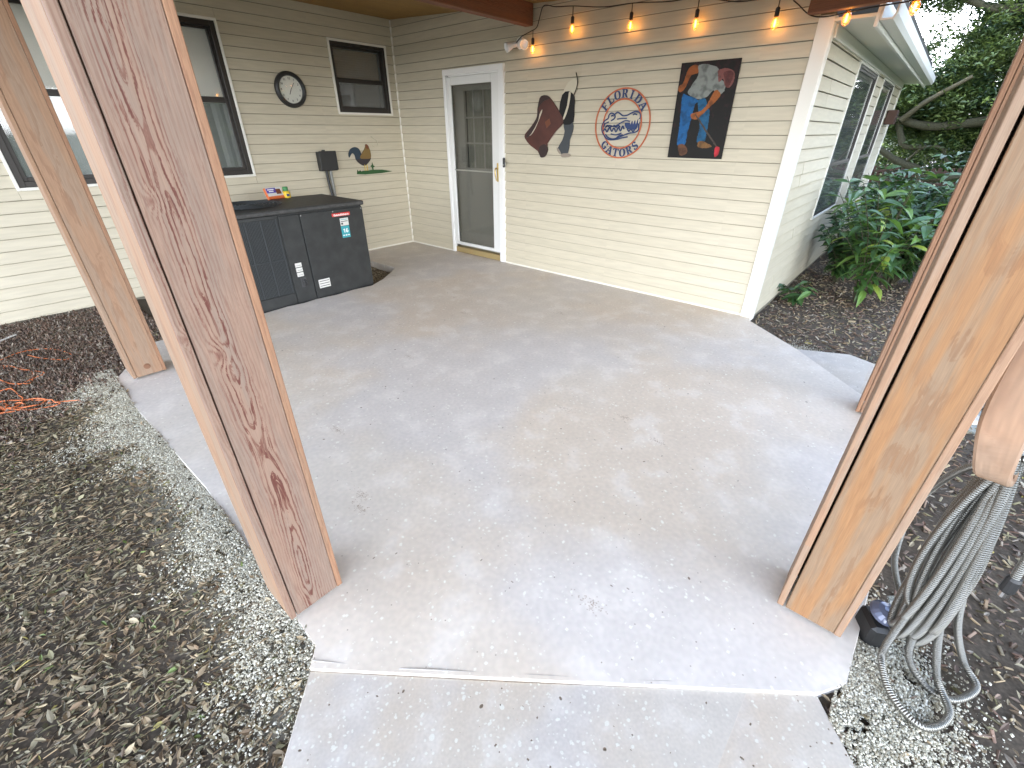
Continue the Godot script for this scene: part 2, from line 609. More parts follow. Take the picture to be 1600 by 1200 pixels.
func tree(called: String, label: String, base: Vector3, trunk: Array, limbs: Array, blobs: Array, count: int, dark: Color, light: Color, seed_: int, group := "", clump := 0) -> void:
	var t := thing(called, label, "tree", base, 0.0, group)
	var r := RandomNumberGenerator.new()
	r.seed = seed_
	var st := sb()
	tube(st, smooth(trunk.map(func(p): return p[0] - base), 4), trunk[0][1], trunk[-1][1], 10, 0.12)
	obj("trunk", st, M.bark, t)
	for l in limbs:
		st = sb()
		tube(st, smooth(l[0].map(func(p): return p - base), 5), l[1], l[2], 8, 0.18)
		obj("limb", st, M.bark_painted_sunlit if l.size() > 3 else M.bark, t)
	var where := []
	var tints := []
	var total := 0.0
	for b in blobs:
		total += b[3] if b.size() > 3 else b[1].x * b[1].y * b[1].z
	for b in blobs:
		var n := int(count * (b[3] if b.size() > 3 else b[1].x * b[1].y * b[1].z) / total)
		# twig clusters inside the blob: leaves gather round a few dozen sub-centres, which leaves gaps between
		var subs := []
		for k in maxi(6, int(n / 34.0)):
			var d := Vector3(r.randfn(0, 1), r.randfn(0, 1), r.randfn(0, 1)).normalized() * pow(r.randf(), 0.4)
			subs.append(d * b[1])
		for k in n:
			var c: Vector3 = subs[r.randi() % subs.size()] + Vector3(r.randfn(0, 0.16), r.randfn(0, 0.09), r.randfn(0, 0.16)) * b[2]
			var bs := Basis.from_euler(Vector3(r.randf_range(-0.5, 0.5), r.randf() * TAU, r.randf_range(-0.5, 0.5))).scaled(Vector3.ONE * r.randf_range(0.7, 1.3))
			where.append(Transform3D(bs, b[0] - base + c))
			tints.append(dark.lerp(light, pow(r.randf(), 1.5)) * r.randf_range(0.7, 1.25))
	scatter("crown", M.clumps[clump], M.leaf, where, tints, t)

# ------------------------------------------------------------------ posts
func post(label: String, cx: float, cz: float, top: float, face: String, gap: float, face_mat: Material, edge_a: Material, edge_b: Material, strip: Material) -> Node3D:
	# a 0.19 m square post clad in four boards round a core: two full side boards, and two boards let in between them
	var p := thing("porch_post", label, "post", Vector3(cx, 0, cz), 0.0, "wood posts round the patio")
	var w := 0.19
	var th := 0.019
	var h := top - 0.012
	var y := 0.012 + h * 0.5
	var nx := 1.0 if face == "x" else 0.0
	var a := Vector3(nx, 0, 1 - nx)            # the way the broad front board faces
	var s := Vector3(1 - nx, 0, nx)            # across it
	var core := sb()
	box(core, Vector3(0, y, 0), Vector3(0.13, h - 0.01, 0.13))
	obj("core", core, M.wood_tan, p)
	for k in [-1.0, 1.0]:
		var st := sb()
		box(st, s * k * (w - th) * 0.5 - a * (th * 0.5 + 0.0006) + Vector3.UP * y, (a.abs() * (w - th - 0.001) + s.abs() * th) + Vector3.UP * h, 0.0025, Basis(), 1, V(0.03 * k, h * 0.5 + 0.1 * k))
		obj("side_board", st, edge_a if k > 0 else edge_b, p)
		st = sb()
		box(st, s * k * (w - th) * 0.5 + a * (w - th) * 0.5 + Vector3.UP * y, (a.abs() + s.abs()) * th + Vector3.UP * h, 0.002, Basis(), 1, V(0.055 * k, h * 0.5 + 0.3 * k))
		obj("edge_strip", st, strip if k > 0 else edge_b, p)
	for k in [1.0, -1.0]:
		var st := sb()
		var g := gap if k > 0 else 0.002
		box(st, a * k * ((w - th) * 0.5 - 0.0015) + s * (-g * 0.5 if face == "x" else g * 0.5) + Vector3.UP * (y + 0.001), (a.abs() * th + s.abs() * (w - 2 * th - g - 0.001)) + Vector3.UP * h, 0.0025, Basis(), 1, V(0, h * 0.5 + 0.012))
		obj("front_board" if k > 0 else "back_board", st, face_mat, p)
	return p

func gh(x: float, z: float) -> float:
	var y := -0.062
	y += 0.035 * clampf((1.4 - x) / 1.4, 0, 1) * clampf((z - 3.0) / 0.6, 0, 1)
	if x < 1.6 and z < 3.4 and z > 0.6:
		y -= 0.02
	if x > 1.7 and x < 4.9:
		y += 0.043 * smoothstep(0.34, 0.04, absf(z - 4.05)) * smoothstep(4.9, 4.7, x)
	y += 0.010 * sin(x * 5.1 + z * 2.3) * sin(z * 4.3 - x * 1.7)
	y += 0.040 * smoothstep(0.34, 0.12, V(x, z).distance_to(V(6.05, 3.06)))
	if z < -7.0:
		y -= 0.02
	return y

var slab := PackedVector2Array()
var walk := PackedVector2Array()

func free_ground(x: float, z: float) -> bool:
	if Geometry2D.is_point_in_polygon(V(x, z), slab) or Geometry2D.is_point_in_polygon(V(x, z), walk):
		return false
	return not ((x < 0.02 and z > 0.0) or (x < 4.86 and z < 0.02))

func sheet(poly: PackedVector2Array, top: float, thick: float, uvs: float) -> SurfaceTool:
	var st := sb()
	var ix := Geometry2D.triangulate_polygon(poly)
	for i in range(0, ix.size(), 3):
		var p := poly[ix[i]]
		var q := poly[ix[i + 1]]
		var r := poly[ix[i + 2]]
		tri(st, Vector3(p.x, top, p.y), Vector3(q.x, top, q.y), Vector3(r.x, top, r.y), Vector3.UP, p * uvs, q * uvs, r * uvs)
	var cw := Geometry2D.is_polygon_clockwise(poly)
	for i in poly.size():
		var p := poly[i]
		var q := poly[(i + 1) % poly.size()]
		var o := V((q - p).y, -(q - p).x) * (-1.0 if cw else 1.0)
		var o3 := Vector3(o.x, 0, o.y).normalized()
		var e := 0.003
		var b := [Vector3(p.x, top, p.y), Vector3(q.x, top, q.y), Vector3(q.x, top - e, q.y) + o3 * e, Vector3(p.x, top - e, p.y) + o3 * e]
		quad(st, b[0], b[1], b[2], b[3], o3 + Vector3.UP, p * uvs, q * uvs, q * uvs, p * uvs)
		quad(st, b[3], b[2], b[2] - Vector3.UP * thick, b[3] - Vector3.UP * thick, o3, p * uvs, q * uvs, (q + o * 0.1) * uvs, (p + o * 0.1) * uvs)
	return st

# ------------------------------------------------------------------ materials
func make_materials() -> void:
	var vinyl := grain_tex(512, 256, 21, 0.93, 1.0, 0.05, 8.0)
	M.siding = []
	for k in 3:
		var m := mat([lin(0.590, 0.530, 0.398), lin(0.602, 0.542, 0.410), lin(0.580, 0.522, 0.392)][k], 0.5, 0.0, vinyl)
		m.uv1_scale = Vector3(0.9, 2.2, 1)
		m.heightmap_enabled = true
		m.heightmap_texture = vinyl
		m.heightmap_scale = 0.12
		M.siding.append(m)
	M.backing = mat(lin(0.22, 0.20, 0.15), 0.9)
	M.trim = mat(lin(0.76, 0.735, 0.66), 0.45)
	M.white = mat(lin(0.80, 0.79, 0.76), 0.4)
	M.door = mat(lin(0.74, 0.735, 0.70), 0.4)
	M.bronze = mat(lin(0.035, 0.030, 0.026), 0.4, 0.3)
	M.glass = mat(Color(0.93, 0.96, 0.95, 0.06), 0.03)
	M.glass.transparency = BaseMaterial3D.TRANSPARENCY_ALPHA
	M.screen = mat(Color(0.26, 0.26, 0.22, 0.20), 0.06)
	M.screen.transparency = BaseMaterial3D.TRANSPARENCY_ALPHA
	M.room = mat(lin(0.045, 0.045, 0.05), 0.9)
	M.shade = mat(lin(0.60, 0.58, 0.50), 0.85)
	M.film = mat(lin(0.085, 0.092, 0.075), 0.45)
	M.amber = mat(lin(0.10, 0.050, 0.009), 0.6)  # colour painted for the ceiling reflection in the small window
	M.curtain = mat(lin(0.22, 0.22, 0.17), 0.9)
	M.inner_door = mat(lin(0.33, 0.32, 0.27), 0.55)
	M.brass = mat(lin(0.62, 0.45, 0.16), 0.28, 1.0)
	M.oak_sill = mat(lin(0.34, 0.25, 0.11), 0.5)
	M.black = mat(lin(0.018, 0.018, 0.018), 0.45)
	M.roof = mat(lin(0.09, 0.085, 0.08), 0.9)
	M.soffit = mat(lin(0.70, 0.68, 0.60), 0.55)
	M.fascia = mat(lin(0.76, 0.75, 0.70), 0.45)
	# wood
	var t1 := wood_tex(5, Color(0.525, 0.425, 0.358), Color(0.340, 0.172, 0.125), Color(0.490, 0.420, 0.368), 0.0082, 0.005, 0.052, 0.45, 1.0, [Vector3(0.030, 0.985, 0.026), Vector3(0.052, 1.335, 0.016)], 0.7, 0.57, 0.76)
	var t2 := wood_tex(31, Color(0.590, 0.465, 0.365), Color(0.475, 0.345, 0.255), Color(0.555, 0.480, 0.410), 0.015, 0.05, 0.05, 0.5, 0.42, [Vector3(-0.012, 0.796, 0.018), Vector3(-0.02, 1.338, 0.010), Vector3(0.07, 1.094, 0.012)], 0.6)
	var t3 := wood_tex(77, Color(0.560, 0.410, 0.270), Color(0.450, 0.300, 0.185), Color(0.490, 0.425, 0.355), 0.017, 0.07, 0.06, 0.5, 0.40, [], 0.65)
	var t4 := wood_tex(52, Color(0.570, 0.425, 0.320), Color(0.370, 0.220, 0.150), Color(0.520, 0.420, 0.340), 0.010, 0.02, 0.05, 0.7, 0.5, [Vector3(0.0, 0.98, 0.018), Vector3(0.01, 0.88, 0.014)], 0.5)
	M.wood_red = wood_mat(t1)
	M.wood_tan = wood_mat(t2)
	M.wood_orange = wood_mat(t3)
	M.wood_edge = wood_mat(t4)
	for m in [M.wood_red, M.wood_tan, M.wood_orange, M.wood_edge]:
		m.heightmap_enabled = true
		m.heightmap_texture = m.albedo_texture
		m.heightmap_scale = 0.10
	M.dim_room_brown = mat(lin(0.035, 0.022, 0.015), 0.9)  # painted gloom of the room behind the small window
	M.beam = wood_mat(t4)
	M.beam.albedo_color = Color(0.86, 0.74, 0.68)
	var ply := wood_tex(90, Color(0.560, 0.430, 0.210), Color(0.450, 0.320, 0.140), Color(0.520, 0.400, 0.200), 0.03, 0.06, 0.1, 0.5, 0.35, [], 0.5)
	M.ply = mat(Color(1, 1, 1), 0.75, 0.0, ply)
	M.ply.uv1_scale = Vector3(0.9, 0.41, 1)
	# ground
	var t := concrete_tex(30000, 3, 1.45)
	M.concrete = mat(Color.WHITE, 0.62, 0.0, t)
	var gr := grain_tex(512, 512, 61, 0.0, 1.0, 0.12)
	M.concrete.heightmap_enabled = true
	M.concrete.heightmap_texture = t
	M.concrete.heightmap_scale = 0.12
	var tw := concrete_tex(16000, 8, 3.2)
	M.walk = mat(Color(0.90, 0.90, 0.90), 0.66, 0.0, tw)
	M.walk.heightmap_enabled = true
	M.walk.heightmap_texture = tw
	M.walk.heightmap_scale = 0.2
	M.ground = mat(Color.WHITE, 0.95, 0.0, grain_tex(512, 512, 63, 0.55, 1.0, 0.12))
	M.ground.vertex_color_use_as_albedo = true
	world_tex(M.ground, Vector3.ONE * 0.9)
	M.litter = mat(Color.WHITE, 0.62)
	M.litter.vertex_color_use_as_albedo = true
	M.grit = mat(Color.WHITE, 0.7)
	M.grit.vertex_color_use_as_albedo = true
	M.leaf = mat(Color.WHITE, 0.42)
	M.leaf.vertex_color_use_as_albedo = true
	M.leaf.backlight_enabled = true
	M.leaf.backlight = Color(0.35, 0.42, 0.12)
	M.bark = world_tex(mat(lin(0.135, 0.125, 0.065), 0.9, 0.0, grain_tex(256, 256, 88, 0.35, 1.0, 0.08)), Vector3.ONE * 2.0)
	M.bark_painted_sunlit = world_tex(mat(lin(0.42, 0.36, 0.20), 0.9, 0.0, gr), Vector3.ONE * 2.0)  # copy of the bark painted pale to look sunlit
	M.paver = world_tex(mat(lin(0.40, 0.42, 0.38), 0.85, 0.0, grain_tex(256, 256, 5, 0.75, 1.0, 0.1)), Vector3.ONE * 2.0)
	M.road = mat(lin(0.30, 0.28, 0.27), 0.9)
	# the air conditioner
	var dust := grain_tex(256, 256, 71, 0.72, 1.0, 0.02)
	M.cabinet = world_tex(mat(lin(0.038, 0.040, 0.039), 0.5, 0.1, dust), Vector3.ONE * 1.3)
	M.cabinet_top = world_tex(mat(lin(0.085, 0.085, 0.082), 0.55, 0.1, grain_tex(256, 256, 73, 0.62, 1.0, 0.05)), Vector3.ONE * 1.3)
	M.coil = mat(lin(0.024, 0.027, 0.028), 0.6)
	M.wire = mat(lin(0.034, 0.039, 0.041), 0.5)
	M.paper = mat(lin(0.62, 0.61, 0.57), 0.6)
	M.ink = mat(lin(0.05, 0.05, 0.05), 0.6)
	M.red = mat(lin(0.58, 0.045, 0.04), 0.4)
	M.teal = mat(lin(0.03, 0.30, 0.34), 0.45)
	M.orange_box = mat(lin(0.62, 0.14, 0.04), 0.5)
	M.purple = mat(lin(0.10, 0.07, 0.35), 0.5)
	M.yellow = mat(lin(0.72, 0.48, 0.03), 0.4)
	M.green = mat(lin(0.04, 0.20, 0.06), 0.4)
	M.grey_pipe = mat(lin(0.24, 0.24, 0.22), 0.5)
	M.clock_face = mat(lin(0.66, 0.66, 0.58), 0.5)
	M.sky_blue_paint = mat(lin(0.012, 0.05, 0.16), 0.5)
	M.emblem_orange = mat(lin(0.50, 0.12, 0.04), 0.5)
	M.emblem_blue = mat(lin(0.016, 0.04, 0.13), 0.5)
	M.leather = mat(lin(0.105, 0.028, 0.018), 0.4, 0.0, dust)
	M.leather_dark = mat(lin(0.03, 0.014, 0.012), 0.45)
	M.cloth_black = mat(lin(0.013, 0.013, 0.013), 0.85)
	M.cloth_grey = mat(lin(0.055, 0.062, 0.068), 0.7)
	M.cream = mat(lin(0.58, 0.53, 0.40), 0.6)
	M.shoe = mat(lin(0.30, 0.25, 0.20), 0.6)
	M.tail = mat(lin(0.016, 0.035, 0.055), 0.4)
	M.feather = mat(lin(0.19, 0.115, 0.03), 0.5)
	M.belly = mat(lin(0.03, 0.022, 0.024), 0.5)
	M.comb = mat(lin(0.16, 0.05, 0.02), 0.5)
	M.grass_paint = mat(lin(0.02, 0.085, 0.02), 0.5)
	# hose: corrugated steel
	var hb := PackedByteArray()
	for y in 32:
		for x in 4:
			var c := int(127.0 + 127.0 * cos(TAU * y / 8.0))
			hb.append_array(PackedByteArray([c, c, c]))
	M.steel = mat(lin(0.27, 0.262, 0.235), 0.36, 0.85)
	M.steel.uv1_scale = Vector3(1, 38.0, 1)
	M.steel.heightmap_enabled = true
	M.steel.heightmap_texture = as_tex(4, 32, hb)
	M.steel.heightmap_scale = 0.22
	M.chrome = mat(lin(0.6, 0.6, 0.6), 0.2, 1.0)
	M.cord_orange = mat(lin(0.60, 0.16, 0.05), 0.55)
	M.wire_black = mat(lin(0.02, 0.016, 0.014), 0.6)
	M.bulb = mat(Color(1.0, 0.72, 0.35, 0.16), 0.05)
	M.bulb.transparency = BaseMaterial3D.TRANSPARENCY_ALPHA
	M.filament = mat(Color(1, 0.8, 0.4), 0.5)
	M.filament.emission_enabled = true
	M.filament.emission = Color(1.0, 0.72, 0.28)
	M.filament.emission_energy_multiplier = 9.0
	M.solar = mat(lin(0.13, 0.145, 0.21), 0.12, 0.2)
	M.clear = mat(Color(0.8, 0.85, 0.85, 0.2), 0.05)
	M.clear.transparency = BaseMaterial3D.TRANSPARENCY_ALPHA
	M.fence = mat(lin(0.07, 0.036, 0.024), 0.85)
	M.clumps = [clump_mesh(18, 0.080, 0.036, 0.10, 1), clump_mesh(10, 0.16, 0.06, 0.16, 2), clump_mesh(8, 0.30, 0.14, 0.35, 3)]

# ------------------------------------------------------------------ the place
func _ready() -> void:
	rng.seed = 4
	var cam := Camera3D.new()
	cam.name = "camera"
	cam.position = Vector3(5.734, 1.458, 4.275)
	cam.rotation = Vector3(-0.5158, 0.7178, 0.0)
	cam.fov = 81.6
	cam.near = 0.02
	cam.far = 600.0
	add_child(cam)
	cam.current = true
	var we := WorldEnvironment.new()
	we.name = "environment"
	var env := Environment.new()
	env.background_mode = Environment.BG_SKY
	var sm := ProceduralSkyMaterial.new()
	sm.sky_top_color = Color(0.43, 0.50, 0.61)
	sm.sky_horizon_color = Color(0.968, 0.980, 0.990)
	sm.sky_curve = 0.24
	sm.ground_bottom_color = Color(0.25, 0.23, 0.2)
	sm.ground_horizon_color = Color(0.55, 0.55, 0.5)
	sm.sky_energy_multiplier = 2.5
	var sky := Sky.new()
	sky.sky_material = sm
	env.sky = sky
	env.background_energy_multiplier = 1.0
	env.tonemap_mode = Environment.TONE_MAPPER_LINEAR
	env.tonemap_exposure = 1.80
	env.sdfgi_enabled = true
	env.ssao_enabled = true
	env.ssil_enabled = true
	we.environment = env
	add_child(we)
	var sun := DirectionalLight3D.new()
	sun.name = "sun"
	sun.light_energy = 1.6
	sun.light_color = Color(1.0, 0.95, 0.86)
	sun.light_angular_distance = 0.5
	sun.shadow_enabled = true
	add_child(sun)
	sun.look_at_from_position(Vector3(-75, 62, -30), Vector3.ZERO)

	make_materials()
	build_ground()
	build_house()
	build_porch()
	build_wall_things()
	build_unit()
	build_lights()
	build_hose()
	build_yard()
	build_plants()

func build_ground() -> void:
	slab = PackedVector2Array([V(0.0, 0.0), V(4.86, 0.0), V(4.87, 0.085), V(5.34, 0.486), V(5.79, 0.957), V(6.04, 1.12), V(6.03, 2.6), V(6.02, 3.06), V(5.963, 3.143), V(5.243, 3.718), V(4.752, 4.108), V(4.70, 4.062), V(3.61, 4.03), V(2.54, 4.058), V(1.98, 4.05), V(1.80, 3.95), V(1.45, 3.70), V(1.435, 3.2), V(1.455, 2.86), V(1.43, 2.62), V(1.452, 2.45), V(1.432, 2.33), V(1.46, 2.12), V(1.44, 1.92), V(1.46, 1.70), V(1.34, 1.47), V(1.22, 1.31), V(1.15, 1.22), V(1.04, 1.085), V(0.75, 1.10), V(0.54, 1.095), V(0.0, 1.09)])
	walk = PackedVector2Array([V(4.757, 4.112), V(5.248, 3.724), V(5.960, 3.149), V(6.082, 3.292), V(6.62, 4.0), V(7.4, 5.0), V(6.3, 5.7), V(5.4, 4.75), V(4.938, 4.288)])
	# the patio has a rounded nosing where it steps down on to the walk
	struct("patio_slab", sheet(slab, 0.0, 0.11, 1.0 / 6.6), M.concrete)
	struct("concrete_path", sheet(walk, -0.009, 0.09, 1.0 / 2.9), M.walk)
	var st := sb()
	var nose := []
	for p in [V(4.735, 4.092), V(4.90, 3.972), V(5.05, 3.856), V(5.243, 3.702), V(5.45, 3.540), V(5.70, 3.336), V(5.95, 3.130)]:
		nose.append(Vector3(p.x, -0.0045 + rng.randf_range(-0.002, 0.002), p.y))
	tube(st, smooth(nose, 5), 0.0045, 0.0045, 7, 0.5)
	struct("step_edge", st, M.walk)
	# ground sheet, fine near the patio, coarse to the horizon
	var xs := [-400.0, -150.0, -60.0, -25.0, -12.0, -6.0]
	var zs := [-400.0, -150.0, -80.0, -50.0, -30.0, -20.0, -14.0, -10.0]
	var v := -1.0
	while v < 9.0:
		xs.append(v)
		v += 0.14
	xs.append_array([10.0, 14.0, 22.0, 45.0, 120.0, 400.0])
	v = -8.0
	while v < 7.0:
		zs.append(v)
		v += 0.14
	zs.append_array([8.0, 11.0, 18.0, 40.0, 120.0, 400.0])
	st = sb()
	var nx := xs.size()
	for z in zs:
		for x in xs:
			st.set_normal(Vector3.UP)
			var bed: bool = z > -6.5 and x < 8.5
			st.set_color(Color(0.27, 0.21, 0.13) if x < 1.6 and z < 2.9 and z > 0.5 else Color(0.150, 0.116, 0.080).lerp(Color(0.42, 0.39, 0.31), smoothstep(0.24, 0.06, absf(z - 4.08)) * smoothstep(1.6, 2.0, x) * smoothstep(4.95, 4.8, x)) if bed else Color(0.055, 0.095, 0.03))
			st.set_uv(V(x, z))
			st.add_vertex(Vector3(x, gh(x, z), z))
	for j in zs.size() - 1:
		for i in nx - 1:
			var a := j * nx + i
			for q in [a, a + 1, a + nx + 1, a, a + nx + 1, a + nx]:
				st.add_index(q)
	st.generate_normals()
	struct("ground", st, M.ground)
	# loose cover
	var leaf_a := leaf_mesh(0.034, 0.0105, 0.5, 0.12, 3)
	var chip := sb()
	box(chip, Vector3.ZERO, Vector3(0.008, 0.0035, 0.034), 0.0015, Basis.from_euler(Vector3(0, 0.05, 0.1)))
	var chip_m := chip.commit()
	var gst := sb()
	for k in 8:
		var a := TAU * k / 8.0
		var b := TAU * (k + 1) / 8.0
		var ra: float = [1.0, 0.8, 1.15, 0.9][k % 4]
		var rb: float = [1.0, 0.8, 1.15, 0.9][(k + 1) % 4]
		var p := Vector3(cos(a), 0.1 * sin(a * 3), sin(a)) * ra
		var q := Vector3(cos(b), 0.1 * sin(b * 3), sin(b)) * rb
		tri(gst, p, q, Vector3(0.1, 0.62, -0.1), (p + q) * 0.5 + Vector3.UP * 0.6)
		tri(gst, p, q, Vector3(0, -0.5, 0), (p + q) * 0.5 - Vector3.UP * 0.6)
	var grit_m := gst.commit()
	var palette := [Color(0.225, 0.162, 0.092), Color(0.285, 0.213, 0.125), Color(0.165, 0.110, 0.062), Color(0.34, 0.275, 0.17), Color(0.24, 0.205, 0.13), Color(0.185, 0.165, 0.085)]
	var bright := [Color(0.34, 0.28, 0.18), Color(0.30, 0.26, 0.20), Color(0.32, 0.27, 0.08), Color(0.42, 0.38, 0.30), Color(0.14, 0.19, 0.05)]
	var red := [Color(0.135, 0.080, 0.055), Color(0.095, 0.062, 0.046), Color(0.18, 0.122, 0.085), Color(0.24, 0.20, 0.155)]
	var n := FastNoiseLite.new()
	n.seed = 12
	n.frequency = 0.9
	var w1 := []; var c1 := []; var w2 := []; var c2 := []; var w3 := []; var c3 := []
	# left bed: oak leaves toward the walk, coarser bark toward the wall
	for i in 150000:
		var x := rng.randf_range(0.03, 5.7)
		var z := rng.randf_range(3.55, 6.4)
		if not free_ground(x, z):
			continue
		var bark := smoothstep(2.6, 1.0, x + n.get_noise_2d(x, z) * 0.8 - (z - 4.3) * 0.5)
		var tilt := Vector3(rng.randfn(0, 0.30), rng.randf() * TAU, rng.randfn(0, 0.35))
		var s := 0.28 + 0.92 * pow(rng.randf(), 2.0)
		var y := gh(x, z) + rng.randf_range(0.0, 0.016)
		var col: Color = palette[rng.randi() % 6] * rng.randf_range(0.35, 1.45)
		if rng.randf() < 0.035:
			col = bright[rng.randi() % 5]
		if rng.randf() < 0.16:
			w2.append(Transform3D(Basis.from_euler(tilt).scaled(Vector3(rng.randf_range(0.15, 0.4), 0.5, rng.randf_range(0.4, 1.6))), Vector3(x, y + 0.004, z)))
			c2.append(col * rng.randf_range(0.6, 1.4))
			continue
		if rng.randf() < bark:
			col = red[rng.randi() % 4] * rng.randf_range(0.5, 1.5)
			w2.append(Transform3D(Basis.from_euler(tilt).scaled(Vector3(rng.randf_range(0.7, 2.4), rng.randf_range(1, 3), rng.randf_range(0.5, 1.3))), Vector3(x, y, z)))
			c2.append(col)
		else:
			w1.append(Transform3D(Basis.from_euler(tilt) * Basis.from_scale(Vector3(s * rng.randf_range(0.35, 1.3), s * rng.randf_range(-1.5, 1.5), s)), Vector3(x, y, z)))
			c1.append(col)
	var o := scatter("leaf_litter", leaf_a, M.litter, w1, c1)
	o.set_meta("label", "dry oak leaf litter covering the bed left of the concrete path")
	o = scatter("bark_mulch", chip_m, M.litter, w2, c2)
	o.set_meta("label", "dark reddish bark mulch along the left house wall")
	w1 = []; c1 = []; w2 = []; c2 = []
	for i in 42000:
		var x := rng.randf_range(4.86, 8.2)
		var z := rng.randf_range(-4.6, 4.9)
		if not free_ground(x, z):
			continue
		var near := 1.0 if z > 1.0 else smoothstep(-4.6, 0.0, z) * 0.8 + 0.2
		if rng.randf() > near:
			continue
		var y := gh(x, z) + rng.randf_range(0.0, 0.014)
		var tilt := Vector3(rng.randfn(0, 0.3), rng.randf() * TAU, rng.randfn(0, 0.35))
		var col: Color = (red[rng.randi() % 4] if rng.randf() < 0.6 else palette[rng.randi() % 6]) * rng.randf_range(0.6, 1.4)
		if rng.randf() < 0.04:
			col = bright[rng.randi() % 4]
		if rng.randf() < 0.55:
			w1.append(Transform3D(Basis.from_euler(tilt).scaled(Vector3(1, 1, 1) * rng.randf_range(0.5, 1.2)), Vector3(x, y, z)))
			c1.append(col)
		else:
			w2.append(Transform3D(Basis.from_euler(tilt).scaled(Vector3(rng.randf_range(0.6, 1.6), rng.randf_range(1, 2), rng.randf_range(0.5, 1.3))), Vector3(x, y, z)))
			c2.append(col)
	o = scatter("leaf_litter", leaf_a, M.litter, w1, c1)
	o.set_meta("label", "brown leaf litter in the bed right of the patio")
	o = scatter("bark_mulch", chip_m, M.litter, w2, c2)
	o.set_meta("label", "dark bark mulch in the bed right of the patio")
	# pale cement grit spilt along the slab edges
	for i in 150000:
		var x := 0.0
		var z := 0.0
		var kind := rng.randf()
		if kind < 0.70:
			x = rng.randf_range(1.75, 4.86)
			var wid := 0.09 + 0.035 * sin(x * 3.0) + 0.12 * (n.get_noise_2d(x * 2.5, 7.0))
			z = 4.035 + absf(rng.randfn(0, 1)) * maxf(wid, 0.05)
			if x > 4.62:
				z = maxf(z, 4.05)
				if rng.randf() < 0.5:
					continue
		elif kind < 0.9:
			x = 6.0 + absf(rng.randfn(0, 0.13))
			z = 3.03 + rng.randfn(0, 0.16)
		else:
			var tt := rng.randf()
			x = lerpf(5.2, 6.05, tt) + absf(rng.randfn(0, 0.10))
			z = lerpf(0.38, 1.06, tt) - absf(rng.randfn(0, 0.10))
		if not free_ground(x, z) or n.get_noise_2d(x * 9.0, z * 9.0) + n.get_noise_2d(x * 40.0, z * 40.0) * 0.6 < rng.randf_range(-0.55, -0.1):
			continue
		var s := 0.0013 + 0.0036 * pow(rng.randf(), 1.8)
		w3.append(Transform3D(Basis.from_euler(Vector3(rng.randf() * 0.8, rng.randf() * TAU, rng.randf() * 0.8)).scaled(Vector3(s, s * 0.8, s * rng.randf_range(0.7, 1.4))), Vector3(x, gh(x, z) + rng.randf_range(0.004, 0.022), z)))
		c3.append([Color(0.62, 0.59, 0.475), Color(0.50, 0.47, 0.37), Color(0.70, 0.67, 0.565), Color(0.33, 0.295, 0.22), Color(0.44, 0.40, 0.305)][rng.randi() % 5])
	o = scatter("pale_grit", grit_m, M.grit, w3, c3)
	o.set_meta("label", "pale cement grit spilt along the edges of the patio slab")
	# bare soil crumbs in the pit beside the air conditioner
	w3 = []; c3 = []
	for i in 2600:
		var x := rng.randf_range(0.05, 1.45)
		var z := rng.randf_range(1.1, 1.75)
		if not free_ground(x, z):
			continue
		var s := rng.randf_range(0.003, 0.011)
		w3.append(Transform3D(Basis.from_euler(Vector3(rng.randf(), rng.randf() * TAU, rng.randf())).scaled(Vector3(s, s * 0.8, s)), Vector3(x, gh(x, z) + rng.randf_range(0, 0.01), z)))
		c3.append([Color(0.34, 0.27, 0.17), Color(0.44, 0.36, 0.24), Color(0.24, 0.19, 0.12)][rng.randi() % 3])
	o = scatter("soil_crumbs", grit_m, M.grit, w3, c3)
	o.set_meta("label", "bare sandy soil in the gap beside the air conditioner")
	# pavers between the patio corner and the right bed
	var pp := Node3D.new()
	pp.name = "paver_path"
	add_child(pp)
	pp.set_meta("kind", "structure")
	pp.position = Vector3(5.95, -0.075, 0.60)
	pp.rotation.y = -0.35
	for r in 5:
		for c in 8:
			var at := Vector3(c * 0.212 + (0.1 if r % 2 else 0.0), 0, r * 0.108 - 0.30)
			var wp := pp.transform * at
			if Geometry2D.is_point_in_polygon(V(wp.x, wp.z), slab) or Geometry2D.is_point_in_polygon(V(wp.x - 0.12, wp.z), slab):
				continue
			put("paver", bx(Vector3.ZERO, Vector3(0.204, 0.055, 0.101), 0.006).commit(), M.paver, pp, at + Vector3(0, rng.randf_range(-0.003, 0.003), 0))
	struct("concrete_apron", sheet(PackedVector2Array([V(5.30, 0.44), V(5.35, 0.484), V(5.797, 0.951), V(6.05, 1.115), V(6.42, 0.80), V(6.02, 0.42), V(5.66, 0.27)]), -0.022, 0.06, 1.0 / 2.9), M.walk)
	struct("road", span(Vector3(-60, -0.3, -62), Vector3(80, -0.045, -27)), M.road)

